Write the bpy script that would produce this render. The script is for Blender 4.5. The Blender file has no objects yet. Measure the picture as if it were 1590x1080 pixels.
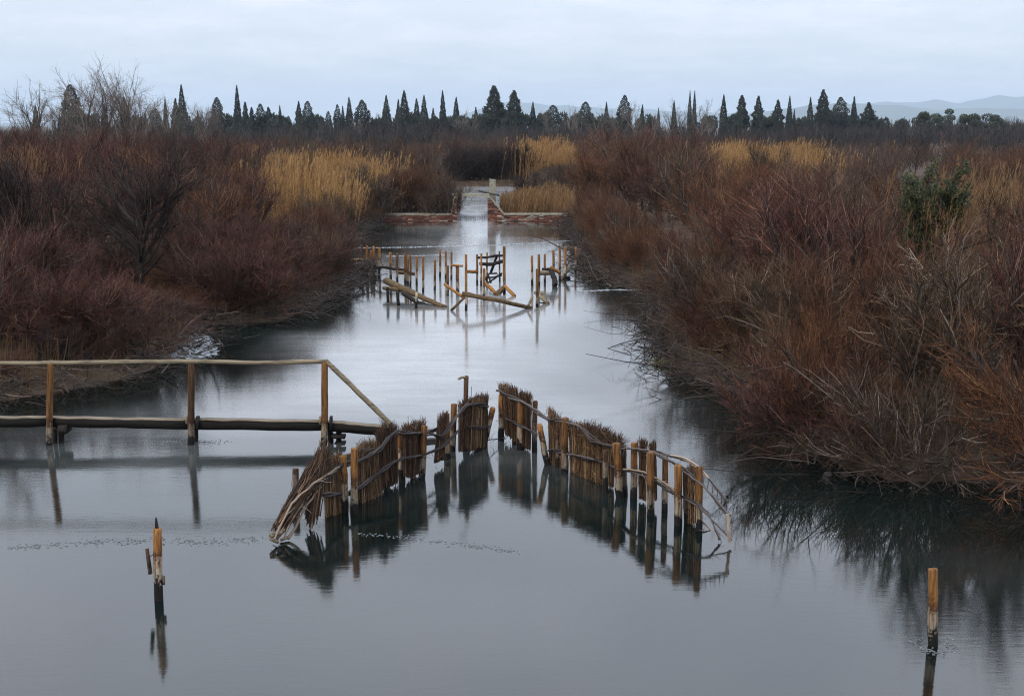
import bpy, math, random
import numpy as np
from mathutils import Vector

# ------------------------------------------------------------------ camera, world, sun, exposure
SC = bpy.context.scene
COL = SC.collection
FPX, CX, CY, HOR, CAMH = 2083.0, 795.0, 540.0, 195.0, 5.0
PITCH = math.atan((CY - HOR) / FPX)
cam = bpy.data.cameras.new('camera'); camo = bpy.data.objects.new('camera', cam); COL.objects.link(camo)
cam.sensor_fit = 'HORIZONTAL'; cam.sensor_width = 36.0; cam.lens = FPX * 36.0 / 1590.0
cam.clip_start = 0.1; cam.clip_end = 60000.0
camo.location = (0, 0, CAMH); camo.rotation_euler = (math.pi / 2 - PITCH, 0, 0)
SC.camera = camo

SUN_EL, SUN_AZ = math.radians(38), math.radians(218)      # azimuth clockwise from +Y: behind the camera, to the left
world = bpy.data.worlds.new('World'); SC.world = world; world.use_nodes = True
wn, wl = world.node_tree.nodes, world.node_tree.links
wn.clear()
def N(tree, t, **kw):
    n = tree.nodes.new(t)
    for k, v in kw.items():
        setattr(n, k, v)
    return n
WT = world.node_tree
sky = N(WT, 'ShaderNodeTexSky', sky_type='NISHITA', sun_disc=False, sun_elevation=SUN_EL, sun_rotation=SUN_AZ,
        altitude=0, air_density=1.0, dust_density=2.5, ozone_density=2.0)
tc = N(WT, 'ShaderNodeTexCoord'); sep = N(WT, 'ShaderNodeSeparateXYZ'); wl.new(tc.outputs['Generated'], sep.inputs[0])
zz = N(WT, 'ShaderNodeMath', operation='ADD'); wl.new(sep.outputs['Z'], zz.inputs[0]); zz.inputs[1].default_value = 0.16
zm = N(WT, 'ShaderNodeMath', operation='MAXIMUM'); wl.new(zz.outputs[0], zm.inputs[0]); zm.inputs[1].default_value = 0.1
dx = N(WT, 'ShaderNodeMath', operation='DIVIDE'); wl.new(sep.outputs['X'], dx.inputs[0]); wl.new(zm.outputs[0], dx.inputs[1])
dy = N(WT, 'ShaderNodeMath', operation='DIVIDE'); wl.new(sep.outputs['Y'], dy.inputs[0]); wl.new(zm.outputs[0], dy.inputs[1])
cmb = N(WT, 'ShaderNodeCombineXYZ'); wl.new(dx.outputs[0], cmb.inputs[0]); wl.new(dy.outputs[0], cmb.inputs[1])
cn = N(WT, 'ShaderNodeTexNoise'); wl.new(cmb.outputs[0], cn.inputs['Vector'])
cn.inputs['Scale'].default_value = 2.1; cn.inputs['Detail'].default_value = 9; cn.inputs['Roughness'].default_value = 0.6
cr = N(WT, 'ShaderNodeMapRange'); wl.new(cn.outputs['Fac'], cr.inputs[0])
cr.inputs[1].default_value = 0.42; cr.inputs[2].default_value = 0.72; cr.inputs[3].default_value = 0.0; cr.inputs[4].default_value = 1.0
cr.clamp = True
veil = N(WT, 'ShaderNodeMixRGB'); veil.inputs[0].default_value = 0.78          # thin even overcast over the clear sky
wl.new(sky.outputs[0], veil.inputs[1]); veil.inputs[2].default_value = (8.9, 9.55, 10.7, 1)
cl = N(WT, 'ShaderNodeMixRGB'); wl.new(veil.outputs[0], cl.inputs[1]); cl.inputs[2].default_value = (12.2, 11.7, 12.5, 1)
cm = N(WT, 'ShaderNodeMath', operation='MULTIPLY'); wl.new(cr.outputs[0], cm.inputs[0]); cm.inputs[1].default_value = 0.36
wl.new(cm.outputs[0], cl.inputs[0])
gz = N(WT, 'ShaderNodeMath', operation='MAXIMUM'); wl.new(sep.outputs['Z'], gz.inputs[0]); gz.inputs[1].default_value = 0.0
gg = N(WT, 'ShaderNodeMath', operation='MULTIPLY_ADD'); wl.new(gz.outputs[0], gg.inputs[0]); gg.inputs[1].default_value = 1.9; gg.inputs[2].default_value = 0.93   # overcast sky: brighter overhead than at the horizon
gm = N(WT, 'ShaderNodeVectorMath', operation='SCALE'); wl.new(cl.outputs[0], gm.inputs[0]); wl.new(gg.outputs[0], gm.inputs['Scale'])
bg = N(WT, 'ShaderNodeBackground'); wl.new(gm.outputs[0], bg.inputs[0]); bg.inputs[1].default_value = 0.10
wo = N(WT, 'ShaderNodeOutputWorld'); wl.new(bg.outputs[0], wo.inputs[0])

sun = bpy.data.lights.new('sun', 'SUN'); suno = bpy.data.objects.new('sun', sun); COL.objects.link(suno)
sun.energy = 1.5; sun.angle = math.radians(11); sun.color = (1.0, 0.88, 0.70)
sd_ = Vector((math.sin(SUN_AZ) * math.cos(SUN_EL), math.cos(SUN_AZ) * math.cos(SUN_EL), math.sin(SUN_EL)))
suno.rotation_euler = sd_.to_track_quat('Z', 'Y').to_euler(); suno.location = (-30, -40, 60)
vs = SC.view_settings
vs.view_transform = 'Standard'; vs.look = 'None'; vs.exposure = 0.0; vs.gamma = 1.0; vs.use_curve_mapping = False
try:
    SC.cycles.use_denoising = True
    SC.cycles.denoiser = 'OPENIMAGEDENOISE'
    SC.cycles.denoising_input_passes = 'RGB_ALBEDO_NORMAL'
    SC.cycles.denoising_prefilter = 'NONE'
    SC.cycles.filter_width = 1.1
    SC.cycles.max_bounces = 8
    SC.cycles.diffuse_bounces = 2
    SC.cycles.glossy_bounces = 3
    SC.cycles.volume_bounces = 0
    SC.cycles.caustics_reflective = False
    SC.cycles.caustics_refractive = False
except Exception:
    pass

# ------------------------------------------------------------------ pixel -> place
FWD = np.array((0, math.cos(PITCH), -math.sin(PITCH))); UPV = np.array((0, math.sin(PITCH), math.cos(PITCH)))
CAMP = np.array((0, 0, CAMH))
def ray(px, py):
    return FWD + np.array((1.0, 0, 0)) * ((px - CX) / FPX) + UPV * (-(py - CY) / FPX)
def G(px, py, z=0.0):                       # where the line of sight meets the level z
    d = ray(px, py); return CAMP + d * ((z - CAMH) / d[2])
def PY(px, py, Y):                          # where it meets the upright plane y = Y
    d = ray(px, py); return CAMP + d * (Y / d[1])
def project(x, y, z):
    v = np.array((x, y, z)) - CAMP
    f = v @ FWD
    return CX + FPX * v[0] / f, CY - FPX * (v @ UPV) / f
def depth(p):
    return float((np.asarray(p) - CAMP) @ FWD)

# ------------------------------------------------------------------ materials
def mat_base(name):
    m = bpy.data.materials.new(name); m.use_nodes = True
    t = m.node_tree; b = t.nodes['Principled BSDF']
    return m, t, b
def ramp(t, stops):
    r = N(t, 'ShaderNodeValToRGB'); e = r.color_ramp.elements
    while len(e) > 1: e.remove(e[0])
    e[0].position = stops[0][0]; e[0].color = (*stops[0][1], 1)
    for p, c in stops[1:]:
        x = e.new(p); x.color = (*c, 1)
    return r
def mat_twig(name, stops, rough=0.75, objvar=0.3):
    """colour varies from stem to stem (attribute shade) and a little from plant to plant"""
    m, t, b = mat_base(name); L = t.links
    a = N(t, 'ShaderNodeAttribute', attribute_name='shade')
    r = ramp(t, stops); L.new(a.outputs['Fac'], r.inputs[0])
    oi = N(t, 'ShaderNodeObjectInfo')
    mr = N(t, 'ShaderNodeMapRange'); L.new(oi.outputs['Random'], mr.inputs[0]); mr.inputs[3].default_value = 1 - objvar; mr.inputs[4].default_value = 1 + objvar
    hs = N(t, 'ShaderNodeHueSaturation'); L.new(r.outputs[0], hs.inputs['Color']); L.new(mr.outputs[0], hs.inputs['Value'])
    L.new(hs.outputs[0], b.inputs['Base Color']); b.inputs['Roughness'].default_value = rough
    b.inputs['Specular IOR Level'].default_value = 0.25
    return m
def mat_plain(name, c, rough=0.85, var=0.4, scale=8.0, bump=0.0, c2=None):
    m, t, b = mat_base(name); L = t.links
    co = N(t, 'ShaderNodeTexCoord'); n = N(t, 'ShaderNodeTexNoise'); L.new(co.outputs['Object'], n.inputs['Vector'])
    n.inputs['Scale'].default_value = scale; n.inputs['Detail'].default_value = 6; n.inputs['Roughness'].default_value = 0.65
    c2 = c2 or tuple(x * (1 - var) for x in c)
    r = ramp(t, [(0.32, c2), (0.68, c)]); L.new(n.outputs['Fac'], r.inputs[0]); L.new(r.outputs[0], b.inputs['Base Color'])
    b.inputs['Roughness'].default_value = rough; b.inputs['Specular IOR Level'].default_value = 0.25
    if bump:
        bp = N(t, 'ShaderNodeBump'); bp.inputs['Strength'].default_value = bump; bp.inputs['Distance'].default_value = 0.02
        L.new(n.outputs['Fac'], bp.inputs['Height']); L.new(bp.outputs[0], b.inputs['Normal'])
    return m
def mat_post(name, gold=(0.30, 0.145, 0.046), stain=(0.055, 0.022, 0.012), pale=(0.40, 0.34, 0.26), foot=(0.012, 0.011, 0.010),
             z0=0.07, z1=0.13, z2=0.27, z3=0.42, greytop=0.0):
    """a stake: wet black foot, bleached salt band, rusty tide stain, golden wood above (heights above the waterline)"""
    m, t, b = mat_base(name); L = t.links
    co = N(t, 'ShaderNodeTexCoord'); sp = N(t, 'ShaderNodeSeparateXYZ'); L.new(co.outputs['Object'], sp.inputs[0])
    oi = N(t, 'ShaderNodeObjectInfo')
    ad = N(t, 'ShaderNodeVectorMath', operation='ADD'); L.new(co.outputs['Object'], ad.inputs[0])
    sc_ = N(t, 'ShaderNodeMath', operation='MULTIPLY'); L.new(oi.outputs['Random'], sc_.inputs[0]); sc_.inputs[1].default_value = 37.0
    L.new(sc_.outputs[0], ad.inputs[1])
    mp = N(t, 'ShaderNodeMapping'); mp.inputs['Scale'].default_value = (34, 34, 2.6); L.new(ad.outputs[0], mp.inputs[0])
    g = N(t, 'ShaderNodeTexNoise'); L.new(mp.outputs[0], g.inputs['Vector']); g.inputs['Scale'].default_value = 1.0; g.inputs['Detail'].default_value = 8; g.inputs['Roughness'].default_value = 0.7
    n2 = N(t, 'ShaderNodeTexNoise'); L.new(ad.outputs[0], n2.inputs['Vector']); n2.inputs['Scale'].default_value = 13; n2.inputs['Detail'].default_value = 7; n2.inputs['Roughness'].default_value = 0.7
    w = N(t, 'ShaderNodeMath', operation='MULTIPLY_ADD'); L.new(n2.outputs['Fac'], w.inputs[0]); w.inputs[1].default_value = 0.62; w.inputs[2].default_value = -0.31
    w2 = N(t, 'ShaderNodeMath', operation='MULTIPLY_ADD'); L.new(oi.outputs['Random'], w2.inputs[0]); w2.inputs[1].default_value = -0.16; L.new(w.outputs[0], w2.inputs[2])
    h = N(t, 'ShaderNodeMath', operation='ADD'); L.new(sp.outputs['Z'], h.inputs[0]); L.new(w2.outputs[0], h.inputs[1])
    r = ramp(t, [(0.0, foot), (z0, foot), (z0 + 0.02, tuple(x * 0.55 for x in pale)), (z1 + 0.02, pale), (z2, tuple(0.65 * p + 0.35 * s for p, s in zip(pale, gold))),
                 (z2 + 0.06, stain), (z3 - 0.04, tuple(0.5 * p + 0.5 * s for p, s in zip(gold, stain))), (z3 + 0.06, gold), (1.0, tuple(0.85 * x for x in gold))])
    L.new(h.outputs[0], r.inputs[0])
    gr = ramp(t, [(0.36, (0.10, 0.085, 0.08)), (0.46, (0.55, 0.50, 0.48)), (0.55, (0.95, 0.93, 0.9)), (0.72, (1.3, 1.25, 1.2))]); L.new(g.outputs['Fac'], gr.inputs[0])
    mx = N(t, 'ShaderNodeMixRGB', blend_type='MULTIPLY'); mx.inputs[0].default_value = 0.9
    L.new(r.outputs[0], mx.inputs[1]); L.new(gr.outputs[0], mx.inputs[2])
    mr = N(t, 'ShaderNodeMapRange'); L.new(oi.outputs['Random'], mr.inputs[0]); mr.inputs[3].default_value = 0.5; mr.inputs[4].default_value = 1.12
    hs = N(t, 'ShaderNodeHueSaturation'); L.new(mx.outputs[0], hs.inputs['Color']); L.new(mr.outputs[0], hs.inputs['Value']); hs.inputs['Saturation'].default_value = 1.0 - greytop
    L.new(hs.outputs[0], b.inputs['Base Color']); b.inputs['Roughness'].default_value = 0.8; b.inputs['Specular IOR Level'].default_value = 0.25
    bp = N(t, 'ShaderNodeBump'); bp.inputs['Strength'].default_value = 0.7; bp.inputs['Distance'].default_value = 0.012
    L.new(g.outputs['Fac'], bp.inputs['Height']); L.new(bp.outputs[0], b.inputs['Normal'])
    return m
def mat_wood(name, c, c2, rough=0.8, axis=0):
    m, t, b = mat_base(name); L = t.links
    co = N(t, 'ShaderNodeTexCoord'); mp = N(t, 'ShaderNodeMapping'); s = [24, 24, 24]; s[axis] = 2.2
    mp.inputs['Scale'].default_value = s; L.new(co.outputs['Object'], mp.inputs[0])
    g = N(t, 'ShaderNodeTexNoise'); L.new(mp.outputs[0], g.inputs['Vector']); g.inputs['Scale'].default_value = 1; g.inputs['Detail'].default_value = 8; g.inputs['Roughness'].default_value = 0.7
    r = ramp(t, [(0.33, c2), (0.55, c), (0.75, tuple(min(1, x * 1.25) for x in c))]); L.new(g.outputs['Fac'], r.inputs[0])
    L.new(r.outputs[0], b.inputs['Base Color']); b.inputs['Roughness'].default_value = rough; b.inputs['Specular IOR Level'].default_value = 0.12
    bp = N(t, 'ShaderNodeBump'); bp.inputs['Strength'].default_value = 0.6; bp.inputs['Distance'].default_value = 0.01
    L.new(g.outputs['Fac'], bp.inputs['Height']); L.new(bp.outputs[0], b.inputs['Normal'])
    return m

M = {}
M['post'] = mat_post('stake_wood')
M['post_dark'] = mat_post('stake_dark_wood', gold=(0.10, 0.055, 0.03), stain=(0.05, 0.025, 0.015), pale=(0.22, 0.18, 0.14))
M['post_mid'] = mat_post('stake_brown_wood', gold=(0.13, 0.068, 0.03), stain=(0.05, 0.022, 0.012), pale=(0.33, 0.27, 0.21), z3=0.6)
M['rail'] = mat_wood('grey_rail_wood', (0.20, 0.165, 0.115), (0.045, 0.036, 0.027))
M['beam'] = mat_wood('dark_wet_beam', (0.011, 0.0095, 0.0085), (0.004, 0.0035, 0.003))
M['beam_top'] = mat_wood('worn_beam_top', (0.20, 0.165, 0.125), (0.035, 0.028, 0.022))
M['log'] = mat_wood('weathered_log', (0.115, 0.078, 0.042), (0.018, 0.013, 0.009))
M['log_gold'] = mat_wood('golden_timber', (0.26, 0.125, 0.038), (0.05, 0.02, 0.009))
M['black_wood'] = mat_wood('rotten_black_wood', (0.022, 0.019, 0.017), (0.008, 0.007, 0.007))
M['withy'] = mat_twig('withy_bark', [(0, (0.018, 0.015, 0.016)), (0.6, (0.055, 0.045, 0.044)), (1, (0.13, 0.11, 0.10))])
M['withy_pale'] = mat_twig('peeled_withy', [(0, (0.07, 0.05, 0.04)), (0.6, (0.20, 0.15, 0.11)), (1, (0.36, 0.30, 0.25))])
M['thatch'] = mat_twig('reed_thatch', [(0, (0.024, 0.013, 0.008)), (0.4, (0.10, 0.058, 0.030)), (0.75, (0.23, 0.145, 0.078)), (1, (0.40, 0.29, 0.18))], objvar=0.15)
M['thatch_dark'] = mat_twig('dark_reed_thatch', [(0, (0.014, 0.008, 0.006)), (0.5, (0.062, 0.034, 0.020)), (1, (0.19, 0.115, 0.068))], objvar=0.15)
M['bark'] = mat_twig('dark_bark', [(0, (0.014, 0.010, 0.009)), (0.65, (0.048, 0.034, 0.028)), (0.85, (0.10, 0.075, 0.060)), (1, (0.26, 0.215, 0.18))])
M['bark_grey'] = mat_twig('grey_bark', [(0, (0.035, 0.028, 0.024)), (0.6, (0.10, 0.082, 0.07)), (1, (0.30, 0.255, 0.22))])
M['tw_purple'] = mat_twig('purple_brown_twigs', [(0, (0.0126, 0.0045, 0.0033)), (0.45, (0.0561, 0.0202, 0.0138)), (0.8, (0.1132, 0.0449, 0.0283)), (1, (0.2445, 0.1385, 0.0955))])
M['tw_rust'] = mat_twig('rust_brown_twigs', [(0, (0.0166, 0.0064, 0.0035)), (0.45, (0.0812, 0.0305, 0.0126)), (0.8, (0.1569, 0.0659, 0.0267)), (1, (0.2770, 0.1608, 0.0844))])
M['tw_red'] = mat_twig('red_twigs', [(0, (0.022, 0.006, 0.005)), (0.45, (0.088, 0.026, 0.018)), (0.85, (0.155, 0.055, 0.036)), (1, (0.25, 0.15, 0.11))])
M['tw_grey'] = mat_twig('grey_brown_twigs', [(0, (0.0144, 0.0085, 0.0054)), (0.45, (0.0644, 0.0389, 0.0221)), (0.8, (0.1252, 0.0803, 0.0481)), (1, (0.3041, 0.2181, 0.1505))])
M['tw_dark'] = mat_twig('dark_bramble_twigs', [(0, (0.0056, 0.0032, 0.0032)), (0.6, (0.0208, 0.0104, 0.0088)), (1, (0.0680, 0.0416, 0.0336))])
M['reed_gold'] = mat_twig('golden_reed', [(0, (0.075, 0.037, 0.014)), (0.5, (0.27, 0.145, 0.050)), (1, (0.46, 0.29, 0.125))], objvar=0.05)
M['reed_brown'] = mat_twig('brown_reed', [(0, (0.05, 0.026, 0.012)), (0.5, (0.17, 0.092, 0.038)), (1, (0.34, 0.215, 0.105))], objvar=0.05)
M['grass_dry'] = mat_twig('dry_grass_blades', [(0, (0.0324, 0.0179, 0.0088)), (0.5, (0.0918, 0.0510, 0.0200)), (1, (0.1728, 0.1020, 0.0432))], objvar=0.05)
M['litter'] = mat_twig('dead_twigs', [(0, (0.0198, 0.0137, 0.0120)), (0.6, (0.0671, 0.0504, 0.0420)), (0.93, (0.1584, 0.1250, 0.1080)), (1, (0.3322, 0.2793, 0.2450))], objvar=0.05)
M['far_twig'] = mat_twig('far_thicket_twigs', [(0, (0.0286, 0.0167, 0.0125)), (0.6, (0.0643, 0.0372, 0.0264)), (1, (0.1089, 0.0654, 0.0449))], objvar=0.05)
M['far_dark'] = mat_twig('far_wood_twigs', [(0, (0.0154, 0.0133, 0.0126)), (0.6, (0.0315, 0.0259, 0.0245)), (1, (0.0553, 0.0455, 0.0406))], objvar=0.05)
M['cypress'] = mat_twig('cypress_foliage', [(0, (0.007, 0.010, 0.008)), (0.6, (0.016, 0.023, 0.017)), (1, (0.034, 0.042, 0.030))], objvar=0.2)
M['pine'] = mat_twig('pine_foliage', [(0, (0.014, 0.022, 0.014)), (0.6, (0.034, 0.047, 0.027)), (1, (0.075, 0.082, 0.045))], objvar=0.2)
M['evergreen'] = mat_twig('evergreen_leaves', [(0, (0.008, 0.011, 0.003)), (0.6, (0.032, 0.038, 0.009)), (0.9, (0.075, 0.072, 0.018)), (1, (0.16, 0.125, 0.045))], rough=0.55, objvar=0.1)
M['concrete'] = mat_plain('old_concrete', (0.30, 0.28, 0.22), var=0.5, scale=7, bump=0.3)
M['mortar'] = mat_plain('old_mortar', (0.22, 0.18, 0.15), var=0.5, scale=5, bump=0.4)
M['brick'] = mat_twig('old_brick', [(0, (0.06, 0.032, 0.026)), (0.35, (0.17, 0.066, 0.045)), (0.7, (0.25, 0.115, 0.078)), (0.82, (0.27, 0.21, 0.175)), (1, (0.46, 0.42, 0.37))], objvar=0.05)
M['iron'] = mat_plain('dark_iron', (0.035, 0.035, 0.035), rough=0.6)
M['moss'] = mat_twig('moss', [(0, (0.05, 0.05, 0.012)), (1, (0.20, 0.19, 0.05))])

def mat_ground():
    m, t, b = mat_base('marsh_soil'); L = t.links
    co = N(t, 'ShaderNodeTexCoord')
    n = N(t, 'ShaderNodeTexNoise'); L.new(co.outputs['Object'], n.inputs['Vector']); n.inputs['Scale'].default_value = 1.3; n.inputs['Detail'].default_value = 9; n.inputs['Roughness'].default_value = 0.7
    r = ramp(t, [(0.3, (0.020, 0.014, 0.010)), (0.5, (0.050, 0.034, 0.022)), (0.7, (0.10, 0.068, 0.038))]); L.new(n.outputs['Fac'], r.inputs[0])
    L.new(r.outputs[0], b.inputs['Base Color']); b.inputs['Roughness'].default_value = 0.9; b.inputs['Specular IOR Level'].default_value = 0.2
    n2 = N(t, 'ShaderNodeTexNoise'); L.new(co.outputs['Object'], n2.inputs['Vector']); n2.inputs['Scale'].default_value = 14; n2.inputs['Detail'].default_value = 6
    bp = N(t, 'ShaderNodeBump'); bp.inputs['Strength'].default_value = 0.8; bp.inputs['Distance'].default_value = 0.06
    L.new(n2.outputs['Fac'], bp.inputs['Height']); L.new(bp.outputs[0], b.inputs['Normal'])
    return m
M['ground'] = mat_ground()

def mat_water():
    """still water under a skin of thin ice: clear patches mirror sharply, iced ones blur"""
    m, t, b = mat_base('icy_water'); L = t.links
    co = N(t, 'ShaderNodeTexCoord')
    n = N(t, 'ShaderNodeTexNoise'); L.new(co.outputs['Object'], n.inputs['Vector']); n.inputs['Scale'].default_value = 0.16; n.inputs['Detail'].default_value = 7; n.inputs['Roughness'].default_value = 0.62; n.inputs['Distortion'].default_value = 0.6
    mp = N(t, 'ShaderNodeMapping'); mp.inputs['Scale'].default_value = (0.55, 1.6, 1); L.new(co.outputs['Object'], mp.inputs[0])
    f = N(t, 'ShaderNodeTexNoise'); L.new(mp.outputs[0], f.inputs['Vector']); f.inputs['Scale'].default_value = 1.1; f.inputs['Detail'].default_value = 10; f.inputs['Roughness'].default_value = 0.72
    mk = N(t, 'ShaderNodeMapRange'); L.new(n.outputs['Fac'], mk.inputs[0]); mk.inputs[1].default_value = 0.36; mk.inputs[2].default_value = 0.56
    fr = N(t, 'ShaderNodeMapRange'); L.new(f.outputs['Fac'], fr.inputs[0]); fr.inputs[1].default_value = 0.35; fr.inputs[2].default_value = 0.75; fr.inputs[3].default_value = 0.03; fr.inputs[4].default_value = 0.11
    mu = N(t, 'ShaderNodeMath', operation='MULTIPLY_ADD'); L.new(mk.outputs[0], mu.inputs[0]); L.new(fr.outputs[0], mu.inputs[1]); mu.inputs[2].default_value = 0.02
    mx = N(t, 'ShaderNodeMixRGB'); L.new(mk.outputs[0], mx.inputs[0])
    mx.inputs[1].default_value = (0.002, 0.0035, 0.0032, 1); mx.inputs[2].default_value = (0.003, 0.0075, 0.0068, 1)
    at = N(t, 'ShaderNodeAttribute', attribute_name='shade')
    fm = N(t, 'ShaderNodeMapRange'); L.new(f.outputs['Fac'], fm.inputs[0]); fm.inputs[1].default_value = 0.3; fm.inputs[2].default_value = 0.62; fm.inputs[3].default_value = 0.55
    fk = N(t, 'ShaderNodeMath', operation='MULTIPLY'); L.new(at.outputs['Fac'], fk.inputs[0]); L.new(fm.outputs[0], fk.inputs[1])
    m2 = N(t, 'ShaderNodeMixRGB'); L.new(fk.outputs[0], m2.inputs[0]); L.new(mx.outputs[0], m2.inputs[1]); m2.inputs[2].default_value = (0.27, 0.28, 0.285, 1)  # milky ice tone; the mask puts mid-channel sky glare into it
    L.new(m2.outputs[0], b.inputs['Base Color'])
    r2 = N(t, 'ShaderNodeMath', operation='MULTIPLY_ADD'); L.new(at.outputs['Fac'], r2.inputs[0]); r2.inputs[1].default_value = 0.06; L.new(mu.outputs[0], r2.inputs[2])
    ac = N(t, 'ShaderNodeAttribute', attribute_name='clear'); iv = N(t, 'ShaderNodeMath', operation='MULTIPLY_ADD'); L.new(ac.outputs['Fac'], iv.inputs[0]); iv.inputs[1].default_value = -0.92; iv.inputs[2].default_value = 1.0
    r3 = N(t, 'ShaderNodeMath', operation='MULTIPLY'); L.new(r2.outputs[0], r3.inputs[0]); L.new(iv.outputs[0], r3.inputs[1]); L.new(r3.outputs[0], b.inputs['Roughness'])
    b.inputs['IOR'].default_value = 1.68
    b.inputs['Specular IOR Level'].default_value = 0.5
    # ice grain and faint swell
    g = N(t, 'ShaderNodeTexNoise'); mp2 = N(t, 'ShaderNodeMapping'); mp2.inputs['Scale'].default_value = (1.2, 4.5, 1); L.new(co.outputs['Object'], mp2.inputs[0]); L.new(mp2.outputs[0], g.inputs['Vector'])
    g.inputs['Scale'].default_value = 2.2; g.inputs['Detail'].default_value = 6; g.inputs['Roughness'].default_value = 0.6
    bp = N(t, 'ShaderNodeBump'); bp.inputs['Strength'].default_value = 0.065; bp.inputs['Distance'].default_value = 0.02
    bs = N(t, 'ShaderNodeMath', operation='MULTIPLY'); L.new(iv.outputs[0], bs.inputs[0]); bs.inputs[1].default_value = 0.065; L.new(bs.outputs[0], bp.inputs['Strength'])
    L.new(g.outputs['Fac'], bp.inputs['Height']); L.new(bp.outputs[0], b.inputs['Normal'])
    return m
M['water'] = mat_water()
def mat_ice(name, c, rough):
    m, t, b = mat_base(name); L = t.links
    co = N(t, 'ShaderNodeTexCoord'); n = N(t, 'ShaderNodeTexNoise'); L.new(co.outputs['Object'], n.inputs['Vector']); n.inputs['Scale'].default_value = 6; n.inputs['Detail'].default_value = 8
    r = ramp(t, [(0.35, tuple(x * 0.45 for x in c)), (0.65, c)]); L.new(n.outputs['Fac'], r.inputs[0]); L.new(r.outputs[0], b.inputs['Base Color'])
    b.inputs['Roughness'].default_value = rough; b.inputs['IOR'].default_value = 1.4
    return m
M['ice'] = mat_ice('pale_ice', (0.34, 0.37, 0.40), 0.25)
M['ice_dark'] = mat_ice('wet_broken_ice', (0.14, 0.16, 0.17), 0.12)

# ------------------------------------------------------------------ mesh helpers
class Acc:
    def __init__(s):
        s.V = []; s.F = []; s.S = []; s.n = 0
    def add(s, V, F, shade):
        V = np.asarray(V, float).reshape(-1, 3); F = np.asarray(F, int)
        s.V.append(V); s.F.append(F + s.n); s.S.append(np.broadcast_to(np.asarray(shade, float), (len(V),)).copy()); s.n += len(V)
    def mesh(s, name, mat, smooth=False):
        me = bpy.data.meshes.new(name)
        V = np.concatenate(s.V); S = np.concatenate(s.S)
        quads = [f for f in s.F if f.shape[1] == 4]; tris = [f for f in s.F if f.shape[1] == 3]
        loops, starts = [], []
        o = 0
        if quads:
            q = np.concatenate(quads); loops.append(q.ravel()); starts.append(np.arange(len(q)) * 4); o = len(q) * 4
        if tris:
            q = np.concatenate(tris); loops.append(q.ravel()); starts.append(o + np.arange(len(q)) * 3)
        loops = np.concatenate(loops); starts = np.concatenate(starts)
        me.vertices.add(len(V)); me.vertices.foreach_set('co', V.astype(np.float32).ravel())
        me.loops.add(len(loops)); me.loops.foreach_set('vertex_index', loops.astype(np.int32))
        me.polygons.add(len(starts)); me.polygons.foreach_set('loop_start', starts.astype(np.int32))
        me.update(calc_edges=True)
        a = me.attributes.new('shade', 'FLOAT', 'POINT'); a.data.foreach_set('value', S.astype(np.float32))
        if smooth: me.polygons.foreach_set('use_smooth', np.ones(len(starts), bool))
        me.materials.append(mat)
        me.validate()
        return me
def link(name, me, parent=None, loc=None, **props):
    o = bpy.data.objects.new(name, me); COL.objects.link(o)
    if parent is not None: o.parent = parent
    if loc is not None: o.location = [float(v) for v in loc]
    for k, v in props.items(): o[k] = v
    return o
def thing(name, label, category, loc=(0, 0, 0), group=None):
    o = link(name, None, loc=loc, label=label, category=category)
    if group: o['group'] = group
    return o
def norm(v):
    return v / np.maximum(np.linalg.norm(v, axis=-1, keepdims=True), 1e-9)
def tubes(acc, P, R, sides=3, shade=0.5, cap=False):
    """P (n,k,3) polylines, R (n,k) radii -> open tubes"""
    P = np.asarray(P, float); R = np.asarray(R, float); n, k, _ = P.shape
    d = norm(P[:, -1] - P[:, 0])
    ref = np.where(np.abs(d[:, 2:3]) > 0.8, np.array([[1.0, 0.2, 0]]), np.array([[0, 0.1, 1.0]]))
    u = norm(np.cross(d, ref)); v = np.cross(d, u)
    a = np.arange(sides) * 2 * np.pi / sides
    ring = np.cos(a)[None, :, None] * u[:, None, :] + np.sin(a)[None, :, None] * v[:, None, :]
    V = P[:, :, None, :] + R[:, :, None, None] * ring[:, None, :, :]
    idx = np.arange(n * k * sides).reshape(n, k, sides)
    i0 = idx[:, :-1, :]; i1 = idx[:, 1:, :]
    F = np.stack([i0, np.roll(i0, -1, 2), np.roll(i1, -1, 2), i1], -1).reshape(-1, 4)
    sh = np.repeat(np.broadcast_to(np.asarray(shade, float), (n,)), k * sides)
    acc.add(V.reshape(-1, 3), F, sh)
    if cap and sides >= 3:
        if sides == 3: acc.add(V[:, -1].reshape(-1, 3), np.arange(n * 3).reshape(n, 3), np.repeat(np.broadcast_to(np.asarray(shade, float), (n,)), 3))
        else:
            for e in (0, -1):
                c = V[:, e].mean(1, keepdims=True); W = np.concatenate([V[:, e], c], 1)
                for j in range(n):
                    acc.add(W[j], [(q, (q + 1) % sides, sides) for q in range(sides)], float(np.broadcast_to(shade, (n,))[j]))
def strands(rng, P0, D, L, k=3, bend=(0, 0, 0.3), jit=0.15):
    """n curved strands of k segments"""
    n = len(P0); D = norm(np.asarray(D, float)); P = np.zeros((n, k + 1, 3)); P[:, 0] = P0
    bend = np.asarray(bend, float)
    for i in range(k):
        P[:, i + 1] = P[:, i] + D * (np.asarray(L)[:, None] / k)
        D = norm(D + bend / k + rng.normal(0, jit, (n, 3)))
    return P
def on(rng, P, m, lo=0.2, hi=1.0):
    n, k, _ = P.shape
    s = rng.integers(0, n, m); t = rng.uniform(lo, hi, m) * (k - 1) * 0.9999; i = t.astype(int); f = (t - i)[:, None]
    p = P[s, i] * (1 - f) + P[s, i + 1] * f
    return p, norm(P[s, i + 1] - P[s, i]), s, t / (k - 1)
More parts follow.
